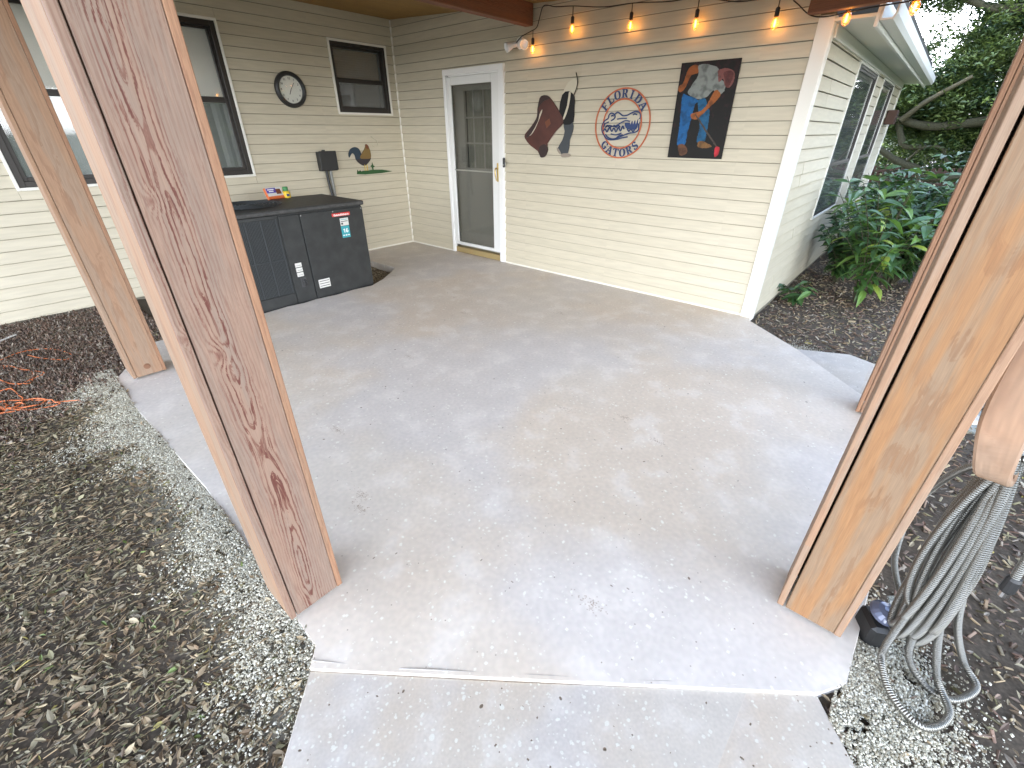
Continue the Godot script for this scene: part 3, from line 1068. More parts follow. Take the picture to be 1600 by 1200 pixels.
func build_house() -> void:
	var hs := thing("house", "single storey house with cream lap siding and dark framed windows", "house")
	var X := Vector3.RIGHT
	var Y := Vector3.UP
	var Z := Vector3.BACK
	# left wall
	var win2 := Rect2(0.145, 1.665, 0.745, 0.70)
	var win1 := Rect2(2.07, 1.05, 0.90, 1.335)
	var win0 := Rect2(3.04, 1.05, 0.90, 1.335)
	var ha := [win2, win1, win0]
	var wa := obj("wall", backing(Vector3.ZERO, Z, X, 7.6, -0.2, 2.75, ha), M.backing, hs)
	boards(wa, Vector3.ZERO, Z, X, 7.6, 2.70, 0.0, ha.map(func(r): return r.grow(0.02)), [[2.2, 4], [3.4, 2], [1.5, 9], [5.2, 6], [2.1, 0]])
	window(hs, Vector3.ZERO, Z, X, win2, 2.0, "blind", 0.035)  # slats and sheet here paint a ceiling reflection and a dim room
	window(hs, Vector3.ZERO, Z, X, win1, 1.745, "shade")
	window(hs, Vector3.ZERO, Z, X, win0, 1.745, "shade")
	# door wall
	var door := Rect2(0.945, -0.05, 0.96, 2.125)
	var wb := obj("wall", backing(Vector3.ZERO, X, Z, 4.85, -0.2, 2.75, [door]), M.backing, hs)
	boards(wb, Vector3.ZERO, X, Z, 4.776, 2.67, 0.06, [door], [[3.6, 6], [2.9, 10], [3.3, 2], [4.1, 12]])
	# right wall
	var o := Vector3(4.85, 0, 0)
	var rc := [Rect2(1.53, 0.67, 1.34, 1.33), Rect2(3.50, 0.67, 1.22, 1.33)]
	var wc := obj("wall", backing(o, -Z, X, 5.7, -0.2, 2.14, rc), M.backing, hs)
	boards(wc, o + Vector3(0, 0, -0.0), -Z, X, 5.68, 2.10, 0.0, rc.map(func(r): return r.grow(0.02)), [[0.55, 9], [0.42, 6], [0.8, 3], [3.1, 3], [0.5, 1]])
	window(hs, o, -Z, X, rc[0], 1.16, "none", 0.022)
	window(hs, o, -Z, X, rc[1], 1.16, "none", 0.022)
	# corner posts and starter strips
	obj("corner_trim", span(Vector3(4.776, -0.03, 0.0), Vector3(4.872, 2.14, 0.022), 0.004), M.trim, hs)
	obj("corner_trim", span(Vector3(4.852, -0.03, -0.076), Vector3(4.8725, 2.14, -0.001), 0.004), M.trim, hs)
	obj("corner_trim", span(Vector3(4.852, -0.05, -5.74), Vector3(4.874, 2.10, -5.66), 0.004), M.trim, hs)
	obj("inside_corner_trim", span(Vector3(0.001, 0.004, 0.001), Vector3(0.021, 2.65, 0.021), 0.003), M.trim, hs)
	obj("starter_strip", span(Vector3(0.022, 0.0025, 0.0), Vector3(0.944, 0.018, 0.019), 0.002), M.trim, hs)
	obj("starter_strip", span(Vector3(1.908, 0.0025, 0.0), Vector3(4.775, 0.018, 0.019), 0.002), M.trim, hs)
	obj("starter_strip", span(Vector3(0.0, 0.0025, 0.022), Vector3(0.019, 0.018, 1.2), 0.002), M.trim, hs)
	# eaves of the right wing
	obj("soffit", span(Vector3(4.86, 2.10, -6.05), Vector3(5.10, 2.118, 0.02)), M.soffit, hs)
	obj("fascia", span(Vector3(5.1, 2.045, -6.05), Vector3(5.122, 2.21, 0.02), 0.003), M.fascia, hs)
	obj("frieze", span(Vector3(4.865, 2.02, -5.65), Vector3(4.885, 2.099, -0.08), 0.003), M.trim, hs)
	var st := sb()
	prism(st, PackedVector2Array([V(0, 0), V(0.07, 0.0), V(0.085, 0.03), V(0.085, 0.10), V(0.078, 0.10), V(0.074, 0.035), V(0.065, 0.01), V(0.008, 0.01), V(0.008, 0.09), V(0, 0.09)]), 6.07, Transform3D(Basis(Vector3.RIGHT, Vector3.UP, Vector3.BACK), Vector3(5.124, 2.075, -6.05)))
	obj("gutter", st, M.fascia, hs)
	# roofs
	for q in [[Vector3(5.10, 2.24, 0), Vector3(-1.0, 4.35, 0), -6.1, 0.0], [Vector3(-7.2, 2.19, 0), Vector3(-1.0, 4.35, 0), -6.1, 0.4], [Vector3(0.55, 2.76, 0), Vector3(-4.2, 4.5, 0), 0.0, 8.0]]:
		var d: Vector3 = q[1] - q[0]
		var ang := atan2(d.y, d.x)
		var bs := Basis(Vector3(0, 0, 1), ang)
		st = sb()
		box(st, (q[0] + q[1]) * 0.5 + Vector3(0, 0.06, (q[2] + q[3]) * 0.5), Vector3(d.length(), 0.09, q[3] - q[2]), 0.0, bs)
		obj("roof", st, M.roof, hs)
	obj("wall", span(Vector3(-7.0, -0.2, -5.7), Vector3(4.74, 2.2, -5.6)), M.backing, hs)
	obj("wall", span(Vector3(-7.1, -0.2, -5.7), Vector3(-7.0, 2.2, 7.6)), M.backing, hs)
	obj("wall", span(Vector3(-7.0, -0.2, 7.5), Vector3(-0.12, 2.7, 7.6)), M.backing, hs)
	# the door: casing, storm door, and the inner door with nine lights behind it
	st = sb()
	box(st, Vector3(0.962, 1.02, 0.012), Vector3(0.042, 2.03, 0.05), 0.004)
	box(st, Vector3(1.868, 1.02, 0.012), Vector3(0.076, 2.03, 0.05), 0.004)
	box(st, Vector3(1.424, 2.058, 0.013), Vector3(0.966, 0.058, 0.054), 0.004)
	box(st, Vector3(1.424, 2.022, 0.004), Vector3(0.81, 0.014, 0.03), 0.002)
	var dr := obj("door", st, M.white, hs)
	st = sb()
	box(st, Vector3(1.019, 1.062, 0.006), Vector3(0.066, 1.90, 0.03), 0.005)
	box(st, Vector3(1.768, 1.062, 0.006), Vector3(0.112, 1.90, 0.03), 0.005)
	box(st, Vector3(1.382, 1.972, 0.006), Vector3(0.658, 0.08, 0.03), 0.005)
	box(st, Vector3(1.382, 0.131, 0.006), Vector3(0.658, 0.038, 0.03), 0.005)
	obj("storm_door_frame", st, M.door, dr)
	st = sb()
	for k in 3:
		box(st, Vector3(0.984, [0.35, 1.05, 1.75][k], 0.030), Vector3(0.014, 0.09, 0.014), 0.003)
	obj("hinge", st, M.door, dr)
	obj("pane", span(Vector3(1.045, 0.145, 0.004), Vector3(1.718, 1.937, 0.008)), M.screen, dr)
	obj("meeting_rail", span(Vector3(1.045, 1.03, 0.009), Vector3(1.718, 1.045, 0.018), 0.002), M.inner_door, dr)
	st = sb()
	box(st, Vector3(1.42, 0.55, -0.09), Vector3(0.86, 1.0, 0.04), 0.003)
	box(st, Vector3(1.08, 1.47, -0.09), Vector3(0.18, 0.84, 0.04), 0.003)
	box(st, Vector3(1.76, 1.47, -0.09), Vector3(0.18, 0.84, 0.04), 0.003)
	box(st, Vector3(1.42, 1.96, -0.09), Vector3(0.86, 0.14, 0.04), 0.003)
	rect_frame(st, Vector3.ZERO, X, Z, Rect2(1.155, 1.035, 0.53, 0.87), 0.03, -0.075, -0.06)
	obj("inner_door", st, M.inner_door, dr)
	for k in 2:
		obj("muntin", bx(Vector3(1.335 + 0.17 * k, 1.47, -0.07), Vector3(0.018, 0.81, 0.016), 0.003), M.inner_door, dr)
		obj("muntin", bx(Vector3(1.42, 1.335 + 0.27 * k, -0.071), Vector3(0.47, 0.018, 0.012), 0.003), M.inner_door, dr)
	st = sb()
	var pl := PackedVector2Array()
	for k in 41:
		pl.append(V(1.16 + 0.52 * k / 40.0, 0.010 * sin(k * 1.45)))
	for k in 40:
		quad(st, Vector3(pl[k].x, 1.03, -0.135 + pl[k].y), Vector3(pl[k + 1].x, 1.03, -0.135 + pl[k + 1].y), Vector3(pl[k + 1].x, 1.91, -0.135 + pl[k + 1].y), Vector3(pl[k].x, 1.91, -0.135 + pl[k].y), Z)
	obj("curtain", st, M.curtain, dr)
	obj("door_sill", span(Vector3(0.985, 0.004, -0.1), Vector3(1.828, 0.075, 0.012), 0.004), M.oak_sill, dr)
	st = sb()
	box(st, Vector3(1.80, 1.04, 0.026), Vector3(0.024, 0.20, 0.008), 0.003)
	tube(st, smooth([Vector3(1.80, 1.085, 0.03), Vector3(1.80, 1.08, 0.066), Vector3(1.805, 1.03, 0.074), Vector3(1.81, 0.955, 0.062)], 4), 0.009, 0.006, 8)
	obj("handle", st, M.brass, dr)
	room(hs, Vector3.ZERO, X, Z, Rect2(1.2, 0.4, 0.4, 1.4), 1.0)

func sloped(poly: PackedVector2Array, y0: float, thick: float) -> SurfaceTool:
	var st := sb()
	var ix := Geometry2D.triangulate_polygon(poly)
	var f := func(p: Vector2, e: float): return Vector3(p.x, y0 - 0.06 * p.x + e, p.y)
	for i in range(0, ix.size(), 3):
		for e in [0.0, thick]:
			tri(st, f.call(poly[ix[i]], e), f.call(poly[ix[i + 1]], e), f.call(poly[ix[i + 2]], e), Vector3.UP if e > 0.0 else Vector3.DOWN, poly[ix[i]], poly[ix[i + 1]], poly[ix[i + 2]])
	var cw := Geometry2D.is_polygon_clockwise(poly)
	for i in poly.size():
		var p := poly[i]
		var q := poly[(i + 1) % poly.size()]
		var o := V((q - p).y, -(q - p).x) * (-1.0 if cw else 1.0)
		quad(st, f.call(p, 0.0), f.call(q, 0.0), f.call(q, thick), f.call(p, thick), Vector3(o.x, 0, o.y), p, q, q, p)
	return st

func beam(called: String, a: Vector3, b: Vector3, w: float, h: float, parent: Node) -> void:   # a, b: ends of the bottom centre line
	var d := b - a
	var z := d.normalized()
	var x := Vector3.UP.cross(z).normalized()
	var y := z.cross(x)
	var st := sb()
	box(st, (a + b) * 0.5 + y * h * 0.5, Vector3(w, h, d.length()), 0.004, Basis(x, y, z), 2)
	obj(called, st, M.beam, parent)

func build_porch() -> void:
	var p := thing("porch_roof", "low wooden porch roof with plywood ceiling and reddish beams", "porch roof")
	var roof := PackedVector2Array([V(0.004, 0.004), V(6.75, 0.004), V(6.75, 3.35), V(5.05, 4.85), V(0.004, 4.85)])  # unseen overhang past the posts, widened to shade the near slab
	for i in 6:
		for j in 2:
			var cell := PackedVector2Array([V(i * 1.22 + 0.001, j * 2.44 + 0.001), V(i * 1.22 + 1.217, j * 2.44 + 0.001), V(i * 1.22 + 1.217, j * 2.44 + 2.437), V(i * 1.22 + 0.001, j * 2.44 + 2.437)])
			for c in Geometry2D.intersect_polygons(cell, roof):
				obj("ceiling_panel", sloped(c, 2.66, 0.012), M.ply, p)
	obj("roof_deck", sloped(roof, 2.70, 0.05), M.roof, p)
	beam("beam", Vector3(2.25, 2.35, 0.03), Vector3(2.25, 2.35, 3.92), 0.095, 0.17, p)
	beam("beam", Vector3(4.735, 2.135, 0.115), Vector3(5.80, 2.10, 0.54), 0.07, 0.19, p)
	beam("beam", Vector3(0.0, 2.36, 3.98), Vector3(4.57, 2.36, 3.98), 0.14, 0.10, p)
	beam("beam", Vector3(5.885, 2.10, 0.40), Vector3(5.885, 2.10, 2.92), 0.14, 0.18, p)
	beam("beam", Vector3(4.50, 2.20, 3.98), Vector3(5.86, 2.115, 2.90), 0.14, 0.16, p)
	post("reddish grey post with a swirling dark grain, near left", 4.47, 3.98, 2.36, "x", 0.003, M.wood_red, M.wood_tan, M.wood_edge, M.wood_red)
	var q := post("plain tan post with a round bolt at its foot, far left", 2.005, 3.88, 2.36, "x", 0.0012, M.wood_tan, M.wood_tan, M.wood_edge, M.wood_tan)
	var st := sb()
	lathe(st, [V(0.0, 0.006), V(0.012, 0.006), V(0.012, 0.0), V(0.019, 0.0), V(0.02, -0.003)], 14, Vector3(0.0955, 0.073, 0.0), Basis(Vector3(0, 0, 1), -PI / 2))
	obj("bolt", st, M.wood_edge, q)
	post("orange tan post with wide dark seams beside the hanging hose", 5.885, 2.825, 2.10, "z", 0.0065, M.wood_orange, M.wood_orange, M.wood_tan, M.wood_tan)
	post("grey brown post standing behind the orange post, far right", 5.905, 1.165, 2.10, "z", 0.002, M.wood_edge, M.wood_tan, M.wood_edge, M.wood_edge)

func letters(parent: Node, text: String, size: float, depth: float, m: Material, xf: Transform3D, called := "letter", font := "Droid Serif", bold := true) -> MeshInstance3D:
	var t := TextMesh.new()
	var f := SystemFont.new()
	f.font_names = PackedStringArray([font])
	f.font_weight = 700 if bold else 400
	t.font = f
	t.font_size = 64
	t.pixel_size = size / 64.0
	t.depth = depth
	t.text = text
	t.curve_step = 2.0
	var o := put(called, t, m, parent)
	o.transform = xf
	return o

func flat(parent: Node, called: String, pts: Array, d: float, m: Material, xf: Transform3D, n := 3) -> MeshInstance3D:
	var st := sb()
	prism(st, soft(PackedVector2Array(pts), n) if n > 1 else PackedVector2Array(pts), d, xf)
	return obj(called, st, m, parent)

func stroke(st: SurfaceTool, pts: Array, w: float, d: float, xf: Transform3D) -> void:
	var l := PackedVector2Array()
	var m := pts.size()
	for i in m - 1:
		for k in 4:
			l.append((pts[i] as Vector2).cubic_interpolate(pts[i + 1], pts[maxi(i - 1, 0)], pts[mini(i + 2, m - 1)], k / 4.0))
	l.append(pts[m - 1])
	for poly in Geometry2D.offset_polyline(l, w * 0.5, Geometry2D.JOIN_ROUND, Geometry2D.END_ROUND):
		if not Geometry2D.is_polygon_clockwise(poly):
			prism(st, poly, d, xf)

func build_wall_things() -> void:
	var on_b := Transform3D(Basis.IDENTITY, Vector3(0, 0, 0.018))
	# emblem
	var c := Vector3(3.365, 1.520, 0.018)
	var e := thing("wall_emblem", "round cut metal emblem of an alligator head lettered FLORIDA GATORS", "wall sign", c)
	for r in [0.278, 0.196]:
		var st := sb()
		lathe(st, [V(r - 0.006, 0.0), V(r - 0.006, 0.005), V(r + 0.006, 0.005), V(r + 0.006, 0.0)], 56, Vector3.ZERO, Basis(Vector3.RIGHT, PI / 2))
		obj("ring", st, M.emblem_orange, e)
	for w in [["FLORIDA", 1.0], ["GATORS", -1.0]]:
		var txt: String = w[0]
		for i in txt.length():
			var a: float = (i - (txt.length() - 1) * 0.5) * (0.315 if w[1] > 0 else 0.30)
			var pos: Vector3
			var rot: float
			if w[1] > 0:
				pos = Vector3(sin(a), cos(a), 0) * 0.237
				rot = -a
			else:
				pos = Vector3(sin(a), -cos(a), 0) * 0.237
				rot = a
			letters(e, txt[i], 0.092, 0.005, M.emblem_blue, Transform3D(Basis(Vector3(0, 0, 1), rot), pos + Vector3(0, 0, 0.0035)))
	var g := func(px: float, py: float) -> Vector2: return V((px - 737.0 + 0.131 * (py - 500.0)) / 162.0 * 0.278, -(py - 500.0) / 211.0 * 0.278)
	var gx := Transform3D(Basis.IDENTITY, Vector3(-0.002, 0.0, 0.001))
	var lines := [
		[[640, 590], [622, 560], [614, 535], [618, 505], [636, 478], [656, 465], [664, 442], [680, 432], [694, 440], [700, 455], [690, 470], [674, 478]],
		[[700, 440], [716, 428], [734, 440], [748, 450], [772, 448], [796, 436], [820, 427], [842, 432], [850, 450], [845, 470], [828, 480], [800, 486], [764, 480], [738, 490], [712, 506], [688, 514], [660, 508], [636, 520]],
		[[848, 468], [838, 505], [836, 535], [812, 552], [780, 556], [745, 570], [712, 584], [680, 592], [650, 582], [636, 562]],
		[[640, 590], [668, 598], [705, 594], [740, 584], [772, 578]], [[806, 446], [818, 440], [830, 446]],
		[[622, 545], [634, 528], [646, 548], [656, 526]], [[640, 515], [652, 508], [664, 520], [678, 512]], [[770, 528], [780, 545], [792, 530], [804, 546], [816, 530]], [[690, 505], [704, 520], [716, 508], [728, 518]], [[676, 452], [684, 446], [690, 452]], [[625, 515], [632, 505], [630, 495]], [[700, 590], [720, 572], [742, 566]],
		[[650, 545], [664, 520], [676, 545], [690, 524], [702, 548], [718, 520], [730, 542], [744, 512], [752, 532]], [[628, 500], [646, 492], [660, 486]], [[670, 560], [700, 566], [735, 556]], [[712, 470], [740, 466], [770, 466]]]
	var st2 := sb()
	for l in lines:
		stroke(st2, l.map(func(q): return g.call(q[0], q[1])), 0.0105, 0.005, gx)
	obj("head_outline", st2, M.emblem_blue, e)
	flat(e, "mouth", [[758, 492], [790, 492], [838, 478], [832, 506], [822, 532], [790, 534], [764, 524]].map(func(q): return g.call(q[0], q[1])), 0.004, M.emblem_blue, gx, 2)
	for k in 4:
		flat(e, "tooth", [V(0.085 + k * 0.027, 0.022 + k * 0.004), V(0.105 + k * 0.027, 0.026 + k * 0.004), V(0.093 + k * 0.027, -0.004)], 0.0056, M.cream, gx, 1)
	# golfer carrying a bag
	var at := Vector3(2.56, 1.50, 0.016)
	var go := thing("golfer_cutout", "flat painted cutout of a golfer carrying a big red brown golf bag", "wall art", at)
	var sh := Transform3D(Basis.IDENTITY, Vector3(-2.56, -1.50, 0.0))
	var lift := func(k: float) -> Transform3D: return Transform3D(Basis.IDENTITY, Vector3(-2.56, -1.50, k))
	flat(go, "golf_bag", [V(2.398, 1.752), V(2.432, 1.777), V(2.490, 1.778), V(2.541, 1.746), V(2.585, 1.702), V(2.692, 1.590), V(2.707, 1.535), V(2.621, 1.464), V(2.514, 1.348), V(2.524, 1.289), V(2.491, 1.232), V(2.430, 1.226), V(2.391, 1.278), V(2.289, 1.328), V(2.211, 1.396), V(2.215, 1.439), V(2.285, 1.498), V(2.368, 1.588), V(2.373, 1.661)], 0.012, M.leather, sh, 2)
	flat(go, "bag_collar", [V(2.398, 1.752), V(2.432, 1.777), V(2.490, 1.778), V(2.535, 1.748), V(2.470, 1.735), V(2.420, 1.705), V(2.378, 1.665)], 0.014, M.leather_dark, sh, 2)
	flat(go, "bag_strap", [V(2.421, 1.643), V(2.436, 1.636), V(2.352, 1.486), V(2.290, 1.425), V(2.249, 1.418), V(2.249, 1.431), V(2.280, 1.440), V(2.335, 1.491)], 0.0135, M.cream, sh, 2)
	flat(go, "bag_side_pocket", [V(2.250, 1.450), V(2.340, 1.545), V(2.372, 1.600), V(2.385, 1.660), V(2.400, 1.640), V(2.392, 1.560), V(2.300, 1.440), V(2.235, 1.400)], 0.0145, M.leather_dark, sh, 2)
	flat(go, "bag_patch", [V(2.477, 1.546), V(2.534, 1.577), V(2.553, 1.529), V(2.503, 1.489)], 0.0135, M.comb, sh, 1)
	flat(go, "bag_foot", [V(2.414, 1.312), V(2.486, 1.344), V(2.524, 1.297), V(2.491, 1.229), V(2.430, 1.223)], 0.015, M.leather_dark, sh, 3)
	flat(go, "jacket", [V(2.680, 1.774), V(2.754, 1.801), V(2.821, 1.754), V(2.827, 1.679), V(2.827, 1.542), V(2.753, 1.519), V(2.703, 1.535), V(2.651, 1.638)], 0.011, M.cloth_black, sh, 2)
	flat(go, "jacket_stripe", [V(2.759, 1.789), V(2.781, 1.782), V(2.764, 1.666), V(2.722, 1.571), V(2.704, 1.578), V(2.745, 1.681)], 0.0125, M.cream, sh, 2)
	flat(go, "trousers", [V(2.712, 1.530), V(2.817, 1.539), V(2.827, 1.464), V(2.796, 1.384), V(2.782, 1.269), V(2.698, 1.259), V(2.653, 1.308), V(2.706, 1.383), V(2.730, 1.464)], 0.0095, M.cloth_grey, sh, 2)
	flat(go, "shoe", [V(2.643, 1.316), V(2.667, 1.303), V(2.698, 1.264), V(2.684, 1.257), V(2.650, 1.286)], 0.012, M.shoe, sh, 2)
	flat(go, "shoe", [V(2.698, 1.257), V(2.780, 1.266), V(2.817, 1.249), V(2.796, 1.233), V(2.716, 1.227)], 0.012, M.shoe, sh, 2)
	flat(go, "shirt_collar", [V(2.680, 1.777), V(2.705, 1.825), V(2.738, 1.868), V(2.809, 1.900), V(2.848, 1.876), V(2.846, 1.833), V(2.819, 1.776), V(2.758, 1.804)], 0.010, M.cream, sh, 2)
	var st := sb()
	tube(st, smooth([Vector3(2.83, 1.945, 0.012) - Vector3(2.56, 1.5, 0), Vector3(2.853, 1.88, 0.013) - Vector3(2.56, 1.5, 0), Vector3(2.845, 1.82, 0.013) - Vector3(2.56, 1.5, 0), Vector3(2.815, 1.76, 0.012) - Vector3(2.56, 1.5, 0)], 5), 0.004)
	obj("club_shaft", st, M.cloth_black, go)
	# painting of a putting golfer: print on a dark board
	var pa := thing("painting", "dark painted board of a golfer in blue jeans and cap bending to putt", "painting", Vector3(4.092, 1.602, 0.016))
	obj("board", bx(Vector3(0, 0, 0.007), Vector3(0.466, 0.683, 0.014), 0.002), M.cloth_black, pa)
	var pm := mat(Color.WHITE, 0.75, 0.0, painting_tex())
	st = sb()
	quad(st, Vector3(-0.231, -0.339, 0.0165), Vector3(0.231, -0.339, 0.0165), Vector3(0.231, 0.339, 0.0165), Vector3(-0.231, 0.339, 0.0165), Vector3.BACK, V(0, 1), V(1, 1), V(1, 0), V(0, 0))
	obj("print", st, pm, pa)
	# clock
	var ck := thing("wall_clock", "round wall clock with black rim and pale face", "clock", Vector3(0.016, 1.862, 1.455))
	var face := Basis(Vector3(0, 0, 1), -PI / 2)
	st = sb()
	lathe(st, [V(0.128, 0.010), V(0.131, 0.032), V(0.142, 0.042), V(0.156, 0.040), V(0.168, 0.028), V(0.172, 0.0)], 48, Vector3.ZERO, face)
	obj("rim", st, M.black, ck)
	st = sb()
	lathe(st, [V(0.0, 0.012), V(0.130, 0.012)], 40, Vector3.ZERO, face)
	obj("dial", st, M.clock_face, ck)
	var turn := Basis(Vector3.UP, PI / 2)
	for k in 12:
		var a := TAU * (k + 1) / 12.0
		letters(ck, str(k + 1), 0.026, 0.001, M.ink, Transform3D(turn, Vector3(0.014, cos(a) * 0.104, -sin(a) * 0.104)), "numeral", "Droid Sans")
	for h in [[0.62, 0.088, 0.0045], [3.6, 0.055, 0.007]]:
		st = sb()
		box(st, Vector3(0.0, h[1] * 0.42, 0.0), Vector3(h[2], h[1], 0.002), 0.0005)
		var o := obj("hand", st, M.ink, ck)
		o.transform = Transform3D(turn * Basis(Vector3(0, 0, 1), -h[0]), Vector3(0.017 + 0.002 * h[1], 0, 0))
	st = sb()
	lathe(st, [V(0.0, 0.030), V(0.07, 0.028), V(0.1285, 0.022)], 40, Vector3.ZERO, face)
	obj("lens", st, M.glass, ck)
	# rooster
	var on_a := Transform3D(Basis(Vector3.BACK, Vector3.UP, Vector3.RIGHT), Vector3(0, -1.0, -0.55))
	var rs := thing("rooster_cutout", "painted metal rooster standing on a strip of grass", "wall art", Vector3(0.017, 1.0, 0.55))
	flat(rs, "tail", [V(0.870, 1.221), V(0.836, 1.268), V(0.772, 1.289), V(0.714, 1.269), V(0.692, 1.216), V(0.684, 1.166), V(0.718, 1.118), V(0.776, 1.140), V(0.789, 1.199), V(0.822, 1.220), V(0.868, 1.173)], 0.006, M.tail, on_a)
	flat(rs, "belly", [V(0.775, 1.146), V(0.700, 1.150), V(0.64, 1.170), V(0.560, 1.190), V(0.559, 1.152), V(0.592, 1.113), V(0.664, 1.070), V(0.735, 1.099)], 0.007, M.belly, on_a)
	flat(rs, "breast", [V(0.720, 1.165), V(0.642, 1.254), V(0.607, 1.300), V(0.572, 1.295), V(0.552, 1.231), V(0.559, 1.160), V(0.63, 1.150)], 0.009, M.feather, on_a)
	flat(rs, "comb", [V(0.616, 1.302), V(0.603, 1.320), V(0.584, 1.311), V(0.567, 1.289), V(0.582, 1.262), V(0.606, 1.270)], 0.010, M.comb, on_a, 2)
	for z in [0.63, 0.665]:
		st = sb()
		tube(st, [Vector3(0.004, 0.085, z - 0.55), Vector3(0.005, 0.01, z - 0.55)], 0.0045)
		obj("leg", st, M.yellow, rs)
	flat(rs, "grass_strip", [V(0.795, 0.978), V(0.780, 1.028), V(0.766, 1.004), V(0.742, 1.022), V(0.728, 1.006), V(0.701, 1.013), V(0.623, 1.013), V(0.558, 1.018), V(0.411, 1.013), V(0.244, 0.985), V(0.418, 0.971), V(0.683, 0.968)], 0.008, M.grass_paint, on_a, 1)
	flat(rs, "sprig", [V(0.552, 1.010), V(0.560, 1.05), V(0.580, 1.062), V(0.555, 1.075), V(0.545, 1.105), V(0.535, 1.07), V(0.512, 1.058), V(0.538, 1.045), V(0.540, 1.008)], 0.006, M.grass_paint, on_a, 1)
	var rg := thing("wire_hook", "small cream wire hook curled on the wall above the rooster", "hook", Vector3(0.014, 1.34, 0.47))
	st = sb()
	tube(st, smooth([Vector3(0, 0.07, 0.035), Vector3(0.012, 0.05, 0.02), Vector3(0.014, 0.02, -0.03), Vector3(0.014, -0.03, -0.045), Vector3(0.012, -0.055, 0.0), Vector3(0.01, -0.04, 0.035)], 5), 0.0045)
	obj("wire", st, M.cream, rg)
	# switch box with its two conduits
	var mb := thing("disconnect_box", "black electrical switch box on two conduits above the air conditioner", "electrical box", Vector3(0.014, 0.86, 1.2))
	obj("box_body", span(Vector3(0.0, 0.182, -0.105), Vector3(0.085, 0.39, 0.105), 0.006), M.black, mb)
	obj("box_cover", span(Vector3(0.0855, 0.19, -0.110), Vector3(0.099, 0.398, 0.110), 0.004), M.black, mb)
	obj("hasp", span(Vector3(0.04, 0.398, 0.015), Vector3(0.075, 0.410, 0.045), 0.003), M.black, mb)
	st = sb()
	tube(st, smooth([Vector3(0.045, 0.185, 0.03), Vector3(0.045, 0.05, 0.025), Vector3(0.06, -0.10, 0.015), Vector3(0.10, -0.30, 0.0)], 5), 0.017, 0.017, 10)
	obj("conduit", st, M.black, mb)
	st = sb()
	tube(st, [Vector3(0.04, 0.185, -0.025), Vector3(0.04, -0.80, -0.03)], 0.019, 0.019, 10)
	obj("conduit", st, M.grey_pipe, mb)
	# flood lamp over the door, doorbell, vent box on the right wall
	var fl := thing("flood_lamp", "white twin security lamp on the wall right of the door top", "outdoor lamp", Vector3(2.13, 2.235, 0.014))
	st = sb()
	lathe(st, [V(0.0, 0.022), V(0.045, 0.020), V(0.055, 0.0)], 20, Vector3.ZERO, Basis(Vector3.RIGHT, PI / 2))
	obj("mount", st, M.white, fl)
	for k in [[-0.055, 0.3], [0.095, -0.25]]:
		st = sb()
		lathe(st, [V(0.0, 0.0), V(0.022, 0.002), V(0.026, 0.05), V(0.042, 0.095), V(0.044, 0.115), V(0.04, 0.117), V(0.03, 0.10), V(0.0, 0.098)], 18, Vector3(k[0] * 0.6, -0.01, 0.03), Basis.from_euler(Vector3(1.9, 0, 0)) * Basis(Vector3(0, 0, 1), -k[0] * 8.0))
		obj("lamp_head", st, M.white, fl)
	var db := thing("doorbell", "small black doorbell camera on the door casing", "doorbell", Vector3(1.918, 1.15, 0.038))
	obj("case", bx(Vector3(0, 0, 0.008), Vector3(0.034, 0.10, 0.02), 0.008), M.black, db)
	st = sb()
	lathe(st, [V(0.0, 0.004), V(0.009, 0.003), V(0.010, 0.0)], 14, Vector3(0, -0.026, 0.018), Basis(Vector3.RIGHT, PI / 2))
	obj("button", st, M.chrome, db)
	var vb := thing("vent_box", "brown vent hood box high on the right wall near its far end", "vent", Vector3(4.865, 1.62, -5.1))
	obj("hood", bx(Vector3(0.06, 0.02, 0), Vector3(0.12, 0.18, 0.26), 0.01), M.fence, vb)
	for k in 3:
		obj("louver", bx(Vector3(0.125, -0.03 + k * 0.04, 0), Vector3(0.012, 0.008, 0.22), 0.002), M.bronze, vb)

